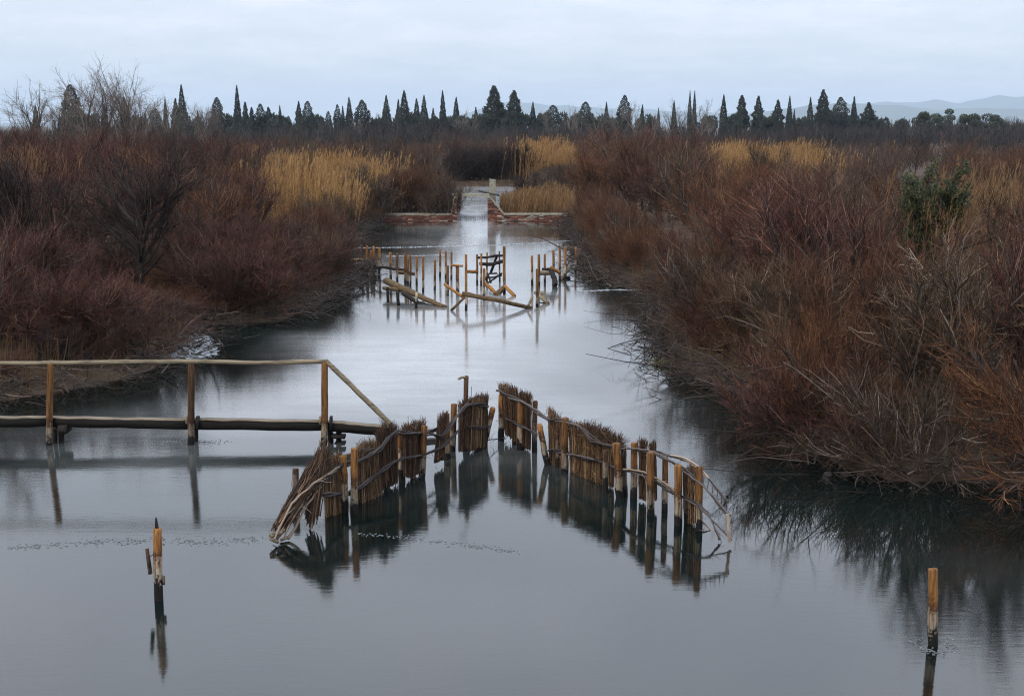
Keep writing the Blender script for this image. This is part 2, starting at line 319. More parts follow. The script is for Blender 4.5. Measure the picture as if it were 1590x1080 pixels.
def taper(n, k, r0, r1):
    r0 = np.broadcast_to(np.asarray(r0, float), (n,)); r1 = np.broadcast_to(np.asarray(r1, float), (n,))
    t = np.linspace(0, 1, k)[None]
    return r0[:, None] * (1 - t) + r1[:, None] * t
def box(acc, c, s, shade=0.5, jit=0.0, rng=None, R=None):
    V = np.array([(x, y, z) for x in (-1, 1) for y in (-1, 1) for z in (-1, 1)], float) * np.asarray(s) / 2
    if jit and rng is not None: V += rng.normal(0, jit, V.shape)
    if R is not None: V = V @ R.T
    acc.add(V + np.asarray(c), [(0, 1, 3, 2), (4, 6, 7, 5), (0, 4, 5, 1), (2, 3, 7, 6), (0, 2, 6, 4), (1, 5, 7, 3)], shade)

# a round timber through a list of points, with knots, flats and a chamfered end
def timber(acc, pts, r, sides=10, rng=None, end=0.9, shade=0.5, wob=0.05, sub=3, rtop=None):
    pts = np.asarray(pts, float); rng = rng or np.random.default_rng(1)
    Q = []
    for i in range(len(pts) - 1):
        for s in range(sub):
            Q.append(pts[i] + (pts[i + 1] - pts[i]) * s / sub)
    Q.append(pts[-1]); Q = np.array(Q); k = len(Q)
    d = norm((Q[-1] - Q[0])[None])[0]
    ref = np.array([1.0, 0.13, 0]) if abs(d[2]) > 0.8 else np.array([0, 0.1, 1.0])
    u = norm(np.cross(d, ref)[None])[0]; v = np.cross(d, u)
    a = np.arange(sides) * 2 * np.pi / sides; prof = 1 + rng.normal(0, wob, sides)
    rt = r if rtop is None else rtop
    rings = []; centers = []
    for j in range(k):
        rr = (r + (rt - r) * j / (k - 1)) * (1 + rng.normal(0, wob * 0.6)) * prof * (1 + rng.normal(0, wob * 0.35, sides))
        c = Q[j] + (rng.normal(0, r * 0.06, 3) if 0 < j < k - 1 else 0)
        rings.append(c + np.cos(a)[:, None] * u * rr[:, None] + np.sin(a)[:, None] * v * rr[:, None]); centers.append(c)
    slope = rng.normal(0, 0.25)
    tip = rings[-1] - centers[-1]
    rings.append(centers[-1] + d * r * (1 - end + 0.12) + tip * end + d[None] * (np.cos(a) * slope * r)[:, None])
    V = np.concatenate(rings + [np.array([centers[0]]), np.array([centers[-1] + d * r * (1 - end + 0.14)])])
    F4 = []; F3 = []; nr = len(rings)
    for j in range(nr - 1):
        for s in range(sides):
            F4.append((j * sides + s, j * sides + (s + 1) % sides, (j + 1) * sides + (s + 1) % sides, (j + 1) * sides + s))
    b = nr * sides
    for s in range(sides):
        F3.append((b, (s + 1) % sides, s)); F3.append((b + 1, (nr - 1) * sides + s, (nr - 1) * sides + (s + 1) % sides))
    n0 = acc.n
    acc.add(V, np.array(F4), shade)
    acc.F.append(np.array(F3) + n0)

# ------------------------------------------------------------------ the channel and the land
LB = [(-420, 800), (-260, 690), (-100, 640), (48, 616), (120, 602), (205, 586), (268, 562), (300, 538), (285, 512), (330, 503), (430, 500), (478, 481), (515, 458),
      (545, 441), (532, 415), (520, 395), (545, 365), (578, 346)]
RB = [(885, 345), (897, 362), (906, 385), (925, 425), (945, 441), (1010, 446), (1022, 480), (1034, 520), (1036, 566), (1100, 598), (1180, 625), (1245, 652), (1252, 690), (1330, 737),
      (1400, 747), (1540, 744), (1650, 765), (1850, 800)]
LBW = [G(*p)[:2] for p in LB]; RBW = [G(*p)[:2] for p in RB]
YW = float(G(733, 343)[1])                                 # front plane of the sluice
def X_at(px, Y, z=0.0):
    return (px - CX) / FPX * ((Y) * math.cos(PITCH) + (CAMH - z) * math.sin(PITCH))
xo0, xo1 = X_at(710, YW), X_at(757, YW)                    # the sluice opening
ch = [(-17, -60), (-15, 8)] + LBW + [(X_at(590, YW), YW + 0.2), (X_at(880, YW), YW + 0.2)] + RBW + [(15.5, 10), (18, -60)]
op = [(xo0, YW - 1), (xo1, YW - 1), (xo1, YW + 5), (xo0, YW + 5)]
pond = [(xo0 - 0.2, YW + 3.2), (xo1 + 0.2, YW + 3.2), (0.2, 82), (1.6, 90), (2.6, 104), (2.0, 112.5), (-3, 113.3), (-9, 112), (-10, 95), (-7, 82)]
def sdf(px, py, poly):
    poly = np.array(poly, float); d2 = np.full(px.shape, 1e18); ins = np.zeros(px.shape, bool)
    for (ax, ay), (bx, by) in zip(poly, np.roll(poly, -1, 0)):
        ex, ey = bx - ax, by - ay; L2 = ex * ex + ey * ey + 1e-12
        t = np.clip(((px - ax) * ex + (py - ay) * ey) / L2, 0, 1)
        d2 = np.minimum(d2, (px - ax - t * ex) ** 2 + (py - ay - t * ey) ** 2)
        c = (ay > py) != (by > py)
        with np.errstate(divide='ignore', invalid='ignore'):
            ins ^= c & (px < ax + (py - ay) * ex / (ey if abs(ey) > 1e-9 else 1e-9))
    return np.sqrt(d2) * np.where(ins, -1, 1)
def shore(x, y):                                           # > 0 on land, metres from the water
    x = np.asarray(x, float); y = np.asarray(y, float)
    return np.minimum(np.minimum(sdf(x, y, ch), sdf(x, y, op)), sdf(x, y, pond))
def lumps(x, y):
    return (np.sin(x * 0.9 + 1.3 * np.sin(y * 0.55)) + np.sin(y * 1.15 + 1.7 * np.sin(x * 0.6 + 2)) + 0.6 * np.sin(x * 2.3 + y * 1.9)) / 2.6
def land(x, y):
    s = shore(x, y); t = np.clip(s / 2.2, 0, 1); up = 0.06 + 0.38 * t * t * (3 - 2 * t) + 0.09 * lumps(x, y) * t
    return np.where(s > 0, np.minimum(up, 0.5 * s + 0.02), np.maximum(-1.0, 0.55 * s))
xs = np.concatenate([-np.geomspace(14500, 48, 20), np.arange(-44, 44.1, 0.55), np.geomspace(48, 14500, 20)])
ys = np.concatenate([[-3000, -400, -120, -70], np.arange(-40, 5, 6.0), np.arange(6, 122, 0.55), np.geomspace(126, 15000, 24)])
XX, YY = np.meshgrid(xs, ys)
ZZ = land(XX, YY); far = np.hypot(XX, YY); ZZ = np.where((far > 150) | (YY < -65), 0.40, ZZ)
ny, nx = XX.shape; idx = np.arange(nx * ny).reshape(ny, nx)
acc = Acc(); acc.add(np.stack([XX, YY, ZZ], -1).reshape(-1, 3), np.stack([idx[:-1, :-1], idx[:-1, 1:], idx[1:, 1:], idx[1:, :-1]], -1).reshape(-1, 4), 0.5)
link('ground', acc.mesh('ground', M['ground'], True), kind='structure')
wx = np.arange(-30, 30.1, 0.4); wy = np.concatenate([np.arange(-64, 6, 2.0), np.arange(6, 122.1, 0.7)]); WX, WY = np.meshgrid(wx, wy)
def sstep(a, b, v):
    q = np.clip((v - a) / (b - a), 0, 1); return q * q * (3 - 2 * q)
wsh = -shore(WX, WY)                                       # milky ice in mid channel, with the sky's glare painted into its whiteness
frost_glare = sstep(1.2, 5.0, wsh + 0.7 * lumps(WX * 1.3, WY * 0.8)) * sstep(17.5, 28, WY + 1.2 * lumps(WX, WY * .7)) * (1 - 0.45 * sstep(44, 58, WY))
frost_glare = np.maximum(frost_glare, 0.035 * sstep(-.1, .8, lumps(WX * .8 + 2, WY * .9)) * sstep(.8, 3.5, wsh))
frost_glare = np.where(WY > 75, 1.2 * sstep(0.1, 1.5, wsh), frost_glare)
run = sstep(1.15, 0.65, np.abs(WX - (xo0 + xo1) / 2 - 0.12 * np.sin(WY * .3))) * sstep(44, 58, WY) * (WY < 78)          # white strip in line with the sluice opening
frost_glare = np.maximum(frost_glare, 1.25 * run)
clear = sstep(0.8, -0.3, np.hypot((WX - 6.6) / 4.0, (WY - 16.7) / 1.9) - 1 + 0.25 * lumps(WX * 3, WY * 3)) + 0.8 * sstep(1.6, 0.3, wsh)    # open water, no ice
wi = np.arange(WX.size).reshape(WX.shape)
acc = Acc(); acc.add(np.stack([WX, WY, 0 * WX], -1).reshape(-1, 3), np.stack([wi[:-1, :-1], wi[:-1, 1:], wi[1:, 1:], wi[1:, :-1]], -1).reshape(-1, 4), frost_glare.ravel())
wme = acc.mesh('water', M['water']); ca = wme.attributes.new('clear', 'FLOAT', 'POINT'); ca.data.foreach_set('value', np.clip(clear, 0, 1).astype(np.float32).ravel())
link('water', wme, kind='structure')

# ------------------------------------------------------------------ far hills
def hills(name, D, prof, seed, base_px=(-300, 1900), label_mat=None):
    rng = np.random.default_rng(seed)
    px = np.arange(base_px[0], base_px[1], 6.0)
    top = np.interp(px, [p for p, _ in prof], [q for _, q in prof])
    h = np.maximum((HOR - top) / FPX * D, 1.0)
    for s, a in ((40, .05), (17, .03), (7, .02)):
        h = h * (1 + a * np.sin(px / s + rng.uniform(0, 6)))
    x = (px - CX) / FPX * D
    rows = []
    for f, dd in ((0.0, -0.22), (0.35, -0.15), (0.7, -0.07), (1.0, 0.0), (0.8, 0.08), (0.3, 0.2), (0.0, 0.3)):
        rows.append(np.stack([x * (1 + dd * .3), np.full_like(x, D * (1 + dd * 0.5)), h * f * (1 + (0.12 * np.sin(px / 9 + dd * 40) if 0 < f < 1 else 0))], -1))
    V = np.concatenate(rows); n = len(px); i = np.arange(n * len(rows)).reshape(len(rows), n)
    a = Acc(); a.add(V, np.stack([i[:-1, :-1], i[:-1, 1:], i[1:, 1:], i[1:, :-1]], -1).reshape(-1, 4), 0.5)
    link(name, a.mesh(name, M['hill'], True), kind='structure')
M['hill'] = mat_plain('wooded_hillside', (0.07, 0.085, 0.06), var=0.4, scale=0.004)
hills('hills', 8500, [(-300, 194), (600, 194), (1000, 192), (1120, 184), (1180, 172), (1240, 164), (1290, 163), (1340, 162), (1400, 164), (1450, 168), (1540, 169), (1700, 172), (1900, 180)], 3)
hills('hills', 12500, [(-300, 190), (500, 191), (680, 186), (740, 172), (790, 160), (820, 158), (880, 164), (940, 168), (1020, 172), (1120, 175), (1250, 172), (1330, 160), (1372, 155), (1410, 160), (1440, 156), (1480, 161), (1540, 151), (1620, 146), (1900, 158)], 8)

# ------------------------------------------------------------------ air: one even pale haze over the whole plain
def mat_haze():
    m = bpy.data.materials.new('haze_air'); m.use_nodes = True; t = m.node_tree; t.nodes.clear()
    o = N(t, 'ShaderNodeOutputMaterial'); v = N(t, 'ShaderNodeVolumePrincipled')
    v.inputs['Color'].default_value = (0.68, 0.84, 1.0, 1); v.inputs['Density'].default_value = HAZE; v.inputs['Anisotropy'].default_value = 0.2
    t.links.new(v.outputs[0], o.inputs['Volume'])
    return m
HAZE = 1.05e-4
a = Acc(); box(a, (0, 6000, 169.0), (30000, 18400, 342.4), 0.5)
link('haze', a.mesh('haze', mat_haze()), kind='stuff', label='pale blue haze over the far plain')

# ------------------------------------------------------------------ stakes
def post_geo(base, top, r, rng, end=0.86, under=0.6, rtop=None):
    """mesh local to the point where the stake meets the water"""
    acc = Acc(); t = np.asarray(top) - np.asarray(base)
    dn = t / max(t[2], 0.1) * under
    timber(acc, [-dn, np.zeros(3), t * 0.5, t], r, 10, rng, end, wob=0.035, rtop=rtop)
    return acc
def stake(bx, by, tx, ty, w, rng, parent=None, mat='post', name='post', end=0.86, off=0.0, **props):
    b = G(bx, by); b = b + np.array((0, off, 0)); t = PY(tx, ty, b[1])
    r = w / 2 * depth(b) / FPX
    return link(name, post_geo(b, t, r, rng, end, rtop=r * 0.93).mesh(name, M[mat], False), parent, b, **props), b, t

# ------------------------------------------------------------------ the wattle weir: two arms of stakes, thatch and withies
class Arm:
    def __init__(s, A, B):
        s.A, s.B = G(*A)[:2], G(*B)[:2]; d = s.B - s.A; s.d = d / np.linalg.norm(d)
        s.n = np.array((s.d[1], -s.d[0]))
        if s.n[1] > 0: s.n = -s.n                      # towards the camera
    def at(s, px, py, off=0.0):
        d = ray(px, py); A = s.A + s.n * off
        k = ((A - CAMP[:2]) @ s.n) / (d[:2] @ s.n)
        return CAMP + d * k
def poly_interp(poly, s):
    poly = np.asarray(poly, float); c = np.concatenate([[0], np.cumsum(np.hypot(*np.diff(poly, axis=0).T))]); c /= c[-1]
    return np.stack([np.interp(s, c, poly[:, 0]), np.interp(s, c, poly[:, 1])], -1)
def thatch(arm, bottom, top, rng, parent, mat='thatch', thick=0.06, fray=0.05, dens=1.0, bushy=0.0, name='reed_panel'):
    """a panel of upright reeds between two outlines, its top uneven"""
    acc = Acc(); a0 = arm.at(*bottom[0]); a1 = arm.at(*bottom[-1]); wid = np.linalg.norm(a1 - a0)
    n = int(max(110, 720 * wid * dens))
    s = rng.uniform(0, 1, n); off = rng.uniform(-thick, thick, n); fray = fray * 0.6
    pb = poly_interp(bottom, s); pt = poly_interp(top, np.clip(s + rng.normal(0, 0.015, n), 0, 1))
    B = np.array([arm.at(x, y, o) for (x, y), o in zip(pb, off)]); T = np.array([arm.at(x, y, o) for (x, y), o in zip(pt, off)])
    clump = 0.6 + 0.4 * np.sin(s * rng.uniform(18, 30) + rng.uniform(0, 6)) * np.sin(s * rng.uniform(7, 11))
    ln = T - B; T = T + norm(ln) * (rng.normal(0, fray, n) * clump - 0.3 * fray)[:, None]; B = B - norm(ln) * rng.uniform(-0.03, 0.06, n)[:, None]
    k = 4; t = np.linspace(0, 1, k)[None, :, None]
    P = B[:, None] * (1 - t) + T[:, None] * t
    P[:, 1:-1] += rng.normal(0, 0.007, (n, k - 2, 3)); P[:, -1] += rng.normal(0, 0.022, (n, 3))
    sh = np.clip(rng.beta(1.6, 2.2, n) + 0.15 * np.sin(s * 23), 0, 1)
    tubes(acc, P, taper(n, k, rng.uniform(0.0032, 0.0062, n), 0.002), 3, sh)
    if bushy:
        m = int(650 * wid * bushy)
        p, d, si, tt = on(rng, P, m, 0.80, 1.0)
        D = d + rng.normal(0, 0.5, (m, 3)); Q = strands(rng, p, D, rng.uniform(0.03, 0.10, m), 2, (0, 0, 0.2), 0.2)
        tubes(acc, Q, taper(m, 3, 0.0045, 0.0012), 3, np.clip(rng.beta(1.6, 2.6, m), 0, 1))
    m = int(60 * wid) + 8                               # loose bits
    p, d, si, tt = on(rng, P, m, 0.0, 1.0)
    Q = strands(rng, p + np.r_[arm.n, 0] * 0.05, d + rng.normal(0, 0.6, (m, 3)), rng.uniform(0.04, 0.16, m), 2, (0, 0, -0.3), 0.2)
    tubes(acc, Q, taper(m, 3, 0.003, 0.001), 3, rng.uniform(0, 1, m))
    return link(name, acc.mesh(name, M[mat]), parent)
def withy(arm, pts, rng, parent, r=0.016, n=3, off=0.09, mat='withy', name='withy_rail', twigs=14):
    """thin poles twisted together along a line of pixels on the arm"""
    acc = Acc(); W = np.array([arm.at(x, y, off) for x, y in pts])
    c = np.concatenate([[0], np.cumsum(np.linalg.norm(np.diff(W, axis=0), axis=1))]); L = c[-1]; k = max(6, int(L / 0.07))
    ss = np.linspace(0, L, k); base = np.stack([np.interp(ss, c, W[:, j]) for j in range(3)], -1)
    ker = np.array([1, 2, 1]) / 4
    for j in range(3):
        base[1:-1, j] = np.convolve(base[:, j], ker, 'valid')
    Ps, Rs = [], []
    for q in range(n):
        ph = q * 2 * math.pi / n + ss * rng.uniform(3.0, 6.0); o = r * 1.05
        P = base.copy(); P[:, 2] += np.sin(ph) * o; P[:, :2] += (np.cos(ph) * o)[:, None] * arm.n
        P += rng.normal(0, r * 0.22, P.shape); Ps.append(P); Rs.append(np.linspace(r, r * 0.75, k) * (1 + rng.normal(0, 0.1, k)))
    tubes(acc, np.array(Ps), np.array(Rs), 6, rng.uniform(0.1, 0.9, n), cap=True)
    if twigs:
        m = max(4, int(twigs * L)); p, d, _, _ = on(rng, np.array(Ps), m, 0, 1)
        Q = strands(rng, p, d + rng.normal(0, 0.5, (m, 3)), rng.uniform(0.06, 0.22, m), 2, (0, 0, 0.1), 0.2)
        tubes(acc, Q, taper(m, 3, 0.005, 0.0015), 3, rng.uniform(0, 1, m))
    return link(name, acc.mesh(name, M[mat]), parent)
def ties(arm, spots, rng, parent):
    for (px, py, r) in spots:
        acc = Acc(); c = arm.at(px, py, 0.02); k = 14; a_ = np.linspace(0, 2 * math.pi, k)
        for q in range(3):
            P = c + np.stack([np.cos(a_) * r * arm.d[0] + np.sin(a_) * r * arm.n[0], np.cos(a_) * r * arm.d[1] + np.sin(a_) * r * arm.n[1], np.full(k, (q - 1) * 0.016) + 0.01 * np.sin(a_ + q)], -1)
            tubes(acc, P[None], np.full((1, k), 0.008), 5, rng.uniform(0, 0.6))
        link('binding', acc.mesh('binding', M['withy']), parent)

rng = np.random.default_rng(11)
LA = Arm((433, 836), (762, 690)); t = thing('wattle_weir', 'left arm of the thatched wattle weir, its near end collapsed into the water', 'weir', (*G(600, 762)[:2], 0), 'arms of the wattle weir')
LR = t
def into(parent, o):                                    # children were built in world place; keep them there
    return o
def reparent_all(root, objs):
    pass
class Root:                                             # parent empties stand at the thing's base, parts keep world coordinates
    pass
def fix(root):
    for o in [x for x in COL.objects if x.parent == root]:
        o.matrix_parent_inverse = __import__('mathutils').Matrix.Translation(-Vector(root.location))
for (bx, by, tx, ty, w, mt) in [(535, 795, 533, 708, 13, 'post'), (549, 797, 550, 697, 12, 'post'), (624, 748, 622, 672, 12, 'post'), (655, 742, 659, 662, 11, 'post'),
                                (695, 712, 693, 644, 11, 'post'), (703, 700, 705, 628, 10, 'post'), (724, 697, 724, 622, 11, 'post'), (751, 692, 765, 634, 9, 'post'), (722, 697, 724, 585, 8, 'post_dark'),
                                (600, 762, 599, 700, 11, 'post_dark')]:
    stake(bx, by, tx, ty, w, rng, t, mt)
a = Acc(); timber(a, [LA.at(723, 587), LA.at(718, 585), LA.at(712, 588)], 0.018, 6, rng); link('broken_crosspiece', a.mesh('broken_crosspiece', M['rail']), t)
thatch(LA, [(505, 797), (530, 797)], [(504, 716), (527, 706)], rng, t, 'thatch', fray=0.05, bushy=0.4)
thatch(LA, [(549, 776), (565, 777), (594, 772)], [(553, 698), (566, 688), (584, 684)], rng, t, 'thatch', fray=0.04, bushy=0.5)
thatch(LA, [(592, 756), (604, 750), (618, 746)], [(585, 672), (597, 658), (617, 660)], rng, t, 'thatch_dark', fray=0.04, bushy=0.7)
thatch(LA, [(626, 734), (640, 738), (652, 728)], [(624, 664), (642, 656), (660, 651)], rng, t, 'thatch_dark', fray=0.04, bushy=0.8)
thatch(LA, [(674, 714), (690, 708)], [(681, 648), (694, 640)], rng, t, 'thatch_dark', fray=0.05, bushy=0.4)
thatch(LA, [(712, 696), (735, 695), (757, 690)], [(713, 626), (730, 620), (757, 612)], rng, t, 'thatch_dark', fray=0.06, bushy=0.3)
thatch(LA, [(730, 694), (748, 690)], [(734, 622), (750, 618)], rng, t, 'thatch', fray=0.05, thick=0.09)
# the collapsed end: a thick bundle of thatch slanting down to the water between two peeled poles
acc = Acc(); P0 = LA.at(431, 829, 0.05); P1 = LA.at(503, 706, 0.0); ax = P1 - P0; n = 420
o = rng.normal(0, 1, (n, 3)); o -= (o @ norm(ax[None])[0])[:, None] * norm(ax[None])[0]; o = norm(o) * (0.11 * np.sqrt(rng.uniform(0, 1, n)))[:, None]
s0 = rng.uniform(0, 0.75, n); s1 = np.minimum(s0 + rng.uniform(0.2, 0.6, n), 1.04)
P = np.stack([P0 + ax * s0[:, None] + o, P0 + ax * ((s0 + s1) / 2)[:, None] + o + rng.normal(0, 0.012, (n, 3)), P0 + ax * s1[:, None] + o * 0.9 + rng.normal(0, 0.02, (n, 3))], 1)
tubes(acc, P, taper(n, 3, 0.009, 0.004), 3, np.clip(rng.beta(1.4, 2, n), 0, 1))
m = 260; p, d, _, _ = on(rng, P, m, 0, 1); Q = strands(rng, p, d + rng.normal(0, 0.8, (m, 3)), rng.uniform(0.05, 0.16, m), 2, (0, 0, -.2), .2); tubes(acc, Q, taper(m, 3, 0.005, 0.0015), 3, rng.uniform(0, 1, m))
link('fallen_bundle', acc.mesh('fallen_bundle', M['thatch_dark']), t)
acc = Acc(); P0 = LA.at(484, 802, 0.1); P1 = LA.at(500, 700, 0.02); ax = P1 - P0; n = 150
o = rng.normal(0, 0.035, (n, 3)); q_ = np.linspace(0, 1, 4)[None, :, None]
P = (P0 + o)[:, None] * (1 - q_) + (P1 + o * 0.8 + rng.normal(0, 0.03, (n, 3)))[:, None] * q_; P[:, 0] += norm(ax[None])[0] * rng.normal(0, 0.05, n)[:, None]; P[:, -1] += norm(ax[None])[0] * rng.normal(0, 0.07, n)[:, None]
tubes(acc, P, taper(n, 4, 0.008, 0.003), 3, rng.uniform(0, 0.8, n)); link('hanging_bundle', acc.mesh('hanging_bundle', M['thatch_dark']), t)
for pts, r in (([(424, 836), (450, 790), (487, 747), (527, 725)], 0.016), ([(446, 836), (470, 800), (488, 770), (500, 752)], 0.018), ([(440, 832), (462, 795), (484, 765)], 0.013)):
    withy(LA, pts, rng, t, r, 1, 0.13, 'withy_pale', 'slanting_pole', 8)
a = Acc()
for (p, q, r) in (((420, 832), (436, 826), .03), ((428, 838), (440, 822), .025), ((419, 836), (431, 841), .022), ((436, 838), (450, 832), .02)):
    timber(a, [LA.at(*p, 0.1), LA.at(*q, 0.14)], r, 6, rng)
link('broken_ends', a.mesh('broken_ends', M['rail']), t)
withy(LA, [(490, 757), (507, 741), (528, 723), (541, 719), (563, 712), (591, 697), (600, 683), (613, 671), (640, 671), (663, 673), (687, 679), (697, 664), (708, 646), (722, 629), (740, 628), (758, 629)], rng, t, 0.019, 3, 0.09)
withy(LA, [(493, 767), (511, 768), (530, 765)], rng, t, 0.017, 3, 0.1)
withy(LA, [(542, 766), (565, 752), (592, 732), (614, 713), (632, 710), (661, 708), (686, 694), (710, 668)], rng, t, 0.018, 3, 0.09)
withy(LA, [(728, 662), (745, 664), (760, 661)], rng, t, 0.013, 2, 0.09)
withy(LA, [(539, 706), (560, 700), (580, 694)], rng, t, 0.014, 2, 0.05)
withy(LA, [(660, 671), (680, 666), (692, 656)], rng, t, 0.016, 3, -0.09)
withy(LA, [(661, 742), (675, 738), (690, 735)], rng, t, 0.022, 2, -0.1)
withy(LA, [(731, 623), (732, 600)], rng, t, 0.005, 1, 0, twigs=0)
withy(LA, [(756, 683), (772, 682), (787, 681)], rng, t, 0.008, 1, 0.1)
ties(LA, [(533, 765, 0.085), (623, 712, 0.08), (657, 675, 0.08), (487, 748, 0.05), (724, 628, 0.08)], rng, t)
fix(t)

RA = Arm((776, 681), (1134, 841)); t = thing('wattle_weir', 'right arm of the thatched wattle weir, open stakes and bent poles at its near end', 'weir', (*G(960, 762)[:2], 0), 'arms of the wattle weir')
for (bx, by, tx, ty, w, mt) in [(778, 684, 779, 613, 10, 'post'), (808, 698, 809, 624, 11, 'post'), (830, 702, 831, 624, 9, 'post_dark'), (850, 721, 838, 661, 10, 'post'),
                                (877, 732, 878, 650, 12, 'post'), (963, 772, 957, 689, 13, 'post'), (984, 773, 985, 688, 11, 'post'), (1010, 799, 1010, 703, 12, 'post'), (1032, 792, 1033, 710, 10, 'post'),
                                (1053, 815, 1053, 723, 13, 'post'), (1085, 823, 1086, 725, 11, 'post'), (799, 690, 800, 605, 8, 'post_dark'), (970, 768, 968, 692, 9, 'post_dark'), (1066, 812, 1064, 730, 9, 'post_dark'), (940, 764, 940, 700, 9, 'post_dark'),
                                (866, 724, 866, 648, 8, 'post_dark')]:
    stake(bx, by, tx, ty, w, rng, t, mt)
thatch(RA, [(784, 671), (794, 674)], [(776, 596), (790, 597)], rng, t, 'thatch', fray=0.03, bushy=0.2)
thatch(RA, [(792, 676), (803, 684)], [(791, 599), (801, 603)], rng, t, 'thatch_dark', fray=0.03, bushy=0.2)
thatch(RA, [(806, 690), (824, 694)], [(805, 608), (825, 612)], rng, t, 'thatch_dark', fray=0.03, bushy=0.3)
thatch(RA, [(853, 724), (873, 728)], [(851, 632), (872, 650)], rng, t, 'thatch', fray=0.06, bushy=0.2)
thatch(RA, [(885, 735), (906, 738), (928, 745), (953, 752)], [(884, 658), (907, 664), (930, 680), (952, 692)], rng, t, 'thatch', fray=0.03, bushy=0.2)
thatch(RA, [(885, 730), (906, 735), (928, 741), (953, 750)], [(884, 654), (907, 660), (930, 674), (952, 688)], rng, t, 'thatch', fray=0.03, thick=0.04)
thatch(RA, [(992, 768), (1003, 772)], [(993, 683), (1003, 684)], rng, t, 'thatch_dark', fray=0.03, dens=1.4, thick=0.04)
thatch(RA, [(1006, 775), (1020, 770)], [(1010, 690), (1017, 684)], rng, t, 'thatch_dark', fray=0.04, dens=0.8, thick=0.04)
thatch(RA, [(1068, 806), (1080, 808)], [(1069, 722), (1082, 726)], rng, t, 'thatch', fray=0.05, dens=1.4, bushy=0.3)
# brushwood heaped on the big panel
acc = Acc(); n = 1500; s = rng.uniform(0, 1, n); pb = poly_interp([(908, 672), (925, 682), (963, 694)], s)
B = np.array([RA.at(x, y - 2, rng.uniform(-0.12, 0.06)) for x, y in pb]); B[:, 2] += rng.uniform(-0.03, 0.10, n) * np.sin(np.pi * np.clip(s * 0.9 + .1, 0, 1))
Q = strands(rng, B, rng.normal(0, 0.7, (n, 3)) + (0.15, 0, 0.75), rng.uniform(0.05, 0.19, n), 2, (0.2, 0, 0.1), 0.2); tubes(acc, Q, taper(n, 3, 0.0055, 0.0018), 3, np.clip(rng.beta(1.3, 2, n), 0, 1))
link('brushwood_heap', acc.mesh('brushwood_heap', M['thatch_dark']), t)
withy(RA, [(773, 606), (790, 615), (811, 623), (830, 637), (853, 652), (872, 652), (885, 656), (900, 663), (917, 682), (950, 693), (988, 698), (1017, 703), (1050, 719), (1089, 752), (1110, 776), (1131, 800)], rng, t, 0.017, 2, 0.10, twigs=10)
withy(RA, [(900, 661), (914, 672), (930, 686), (950, 693)], rng, t, 0.012, 1, 0.1)
withy(RA, [(988, 698), (1017, 701), (1050, 708), (1075, 719), (1096, 740), (1113, 760), (1130, 778)], rng, t, 0.014, 2, -0.05, 'withy', twigs=6)
withy(RA, [(1043, 706), (1064, 712), (1083, 724), (1100, 742)], rng, t, 0.012, 2, 0.02, 'withy_pale', twigs=6)
withy(RA, [(786, 650), (806, 659), (834, 675)], rng, t, 0.014, 2, 0.10)
withy(RA, [(853, 698), (889, 704), (950, 724), (986, 732), (1016, 746), (1048, 766), (1083, 782), (1104, 800), (1119, 838)], rng, t, 0.016, 2, 0.10, twigs=10)
withy(RA, [(970, 728), (1000, 734), (1030, 748), (1047, 758)], rng, t, 0.014, 1, 0.12, 'withy_pale')
withy(RA, [(1084, 780), (1105, 808), (1134, 838)], rng, t, 0.013, 1, 0.1, 'withy')
withy(RA, [(1064, 780), (1088, 808), (1117, 840)], rng, t, 0.012, 1, -0.06, 'withy_pale')
withy(RA, [(1131, 798), (1134, 815), (1134, 844)], rng, t, 0.024, 1, 0.10, 'withy_pale', 'bent_end_pole', 10)
withy(RA, [(1068, 822), (1090, 838)], rng, t, 0.02, 1, 0.1, 'withy_pale', 'sunken_pole', 6)
for q in range(6):
    f = q / 5; withy(RA, [(1092 + 36 * f, 750 + 42 * f), (1094 + 34 * f, 738 + 36 * f)], rng, t, 0.006, 1, 0.03, 'withy', 'lattice_rung', 0)
ties(RA, [(777, 653, 0.08), (808, 660, 0.08), (878, 702, 0.085), (960, 726, 0.085), (1010, 748, 0.08), (1053, 772, 0.09), (878, 652, 0.085)], rng, t)
fix(t)

# ------------------------------------------------------------------ single stakes in the foreground
def lone(label, bx, by, tx, ty, w, seed, mat='post', group=None, end=0.86):
    r_ = np.random.default_rng(seed)
    t = thing('wooden_stake', label, 'stake', (*G(bx, by)[:2], 0), group)
    o, b, tp = stake(bx, by, tx, ty, w, r_, t, mat, 'shaft', end)
    o.location = (0, 0, 0)
    return t, b, tp, r_
t, b, tp, r_ = lone('pointed golden stake standing alone in the water left of the weir', 246, 931, 244, 822, 14, 5, end=0.7)
a = Acc(); timber(a, [tp - b + (0, 0, -0.03), tp - b + (-0.005, 0, 0.11)], 0.028, 6, r_, rtop=0.012); link('splintered_tip', a.mesh('splintered_tip', M['black_wood']), t)
a = Acc(); box(a, PY(233, 868, b[1]) - b + (0, -0.06, 0), (0.03, 0.035, 0.28), 0.5, 0.004, r_, np.array([[0.995, 0, -0.1], [0, 1, 0], [0.1, 0, 0.995]])); link('loose_slat', a.mesh('loose_slat', M['post_dark']), t)
a = Acc(); tubes(a, np.array([[PY(233, 862, b[1]) - b + (0, -0.06, 0), PY(240, 858, b[1]) - b + (0, -0.03, 0)]]), np.full((1, 2), 0.005), 5); link('nail', a.mesh('nail', M['iron']), t)
a = Acc(); box(a, PY(253, 900, b[1]) - b, (0.03, 0.03, 0.10), 0.5, 0.006, r_); link('bark_flake', a.mesh('bark_flake', M['post_dark']), t)
t, b, tp, r_ = lone('round golden stake standing alone near the right bank in a ring of broken ice', 1448, 1001, 1448, 884, 16, 6)
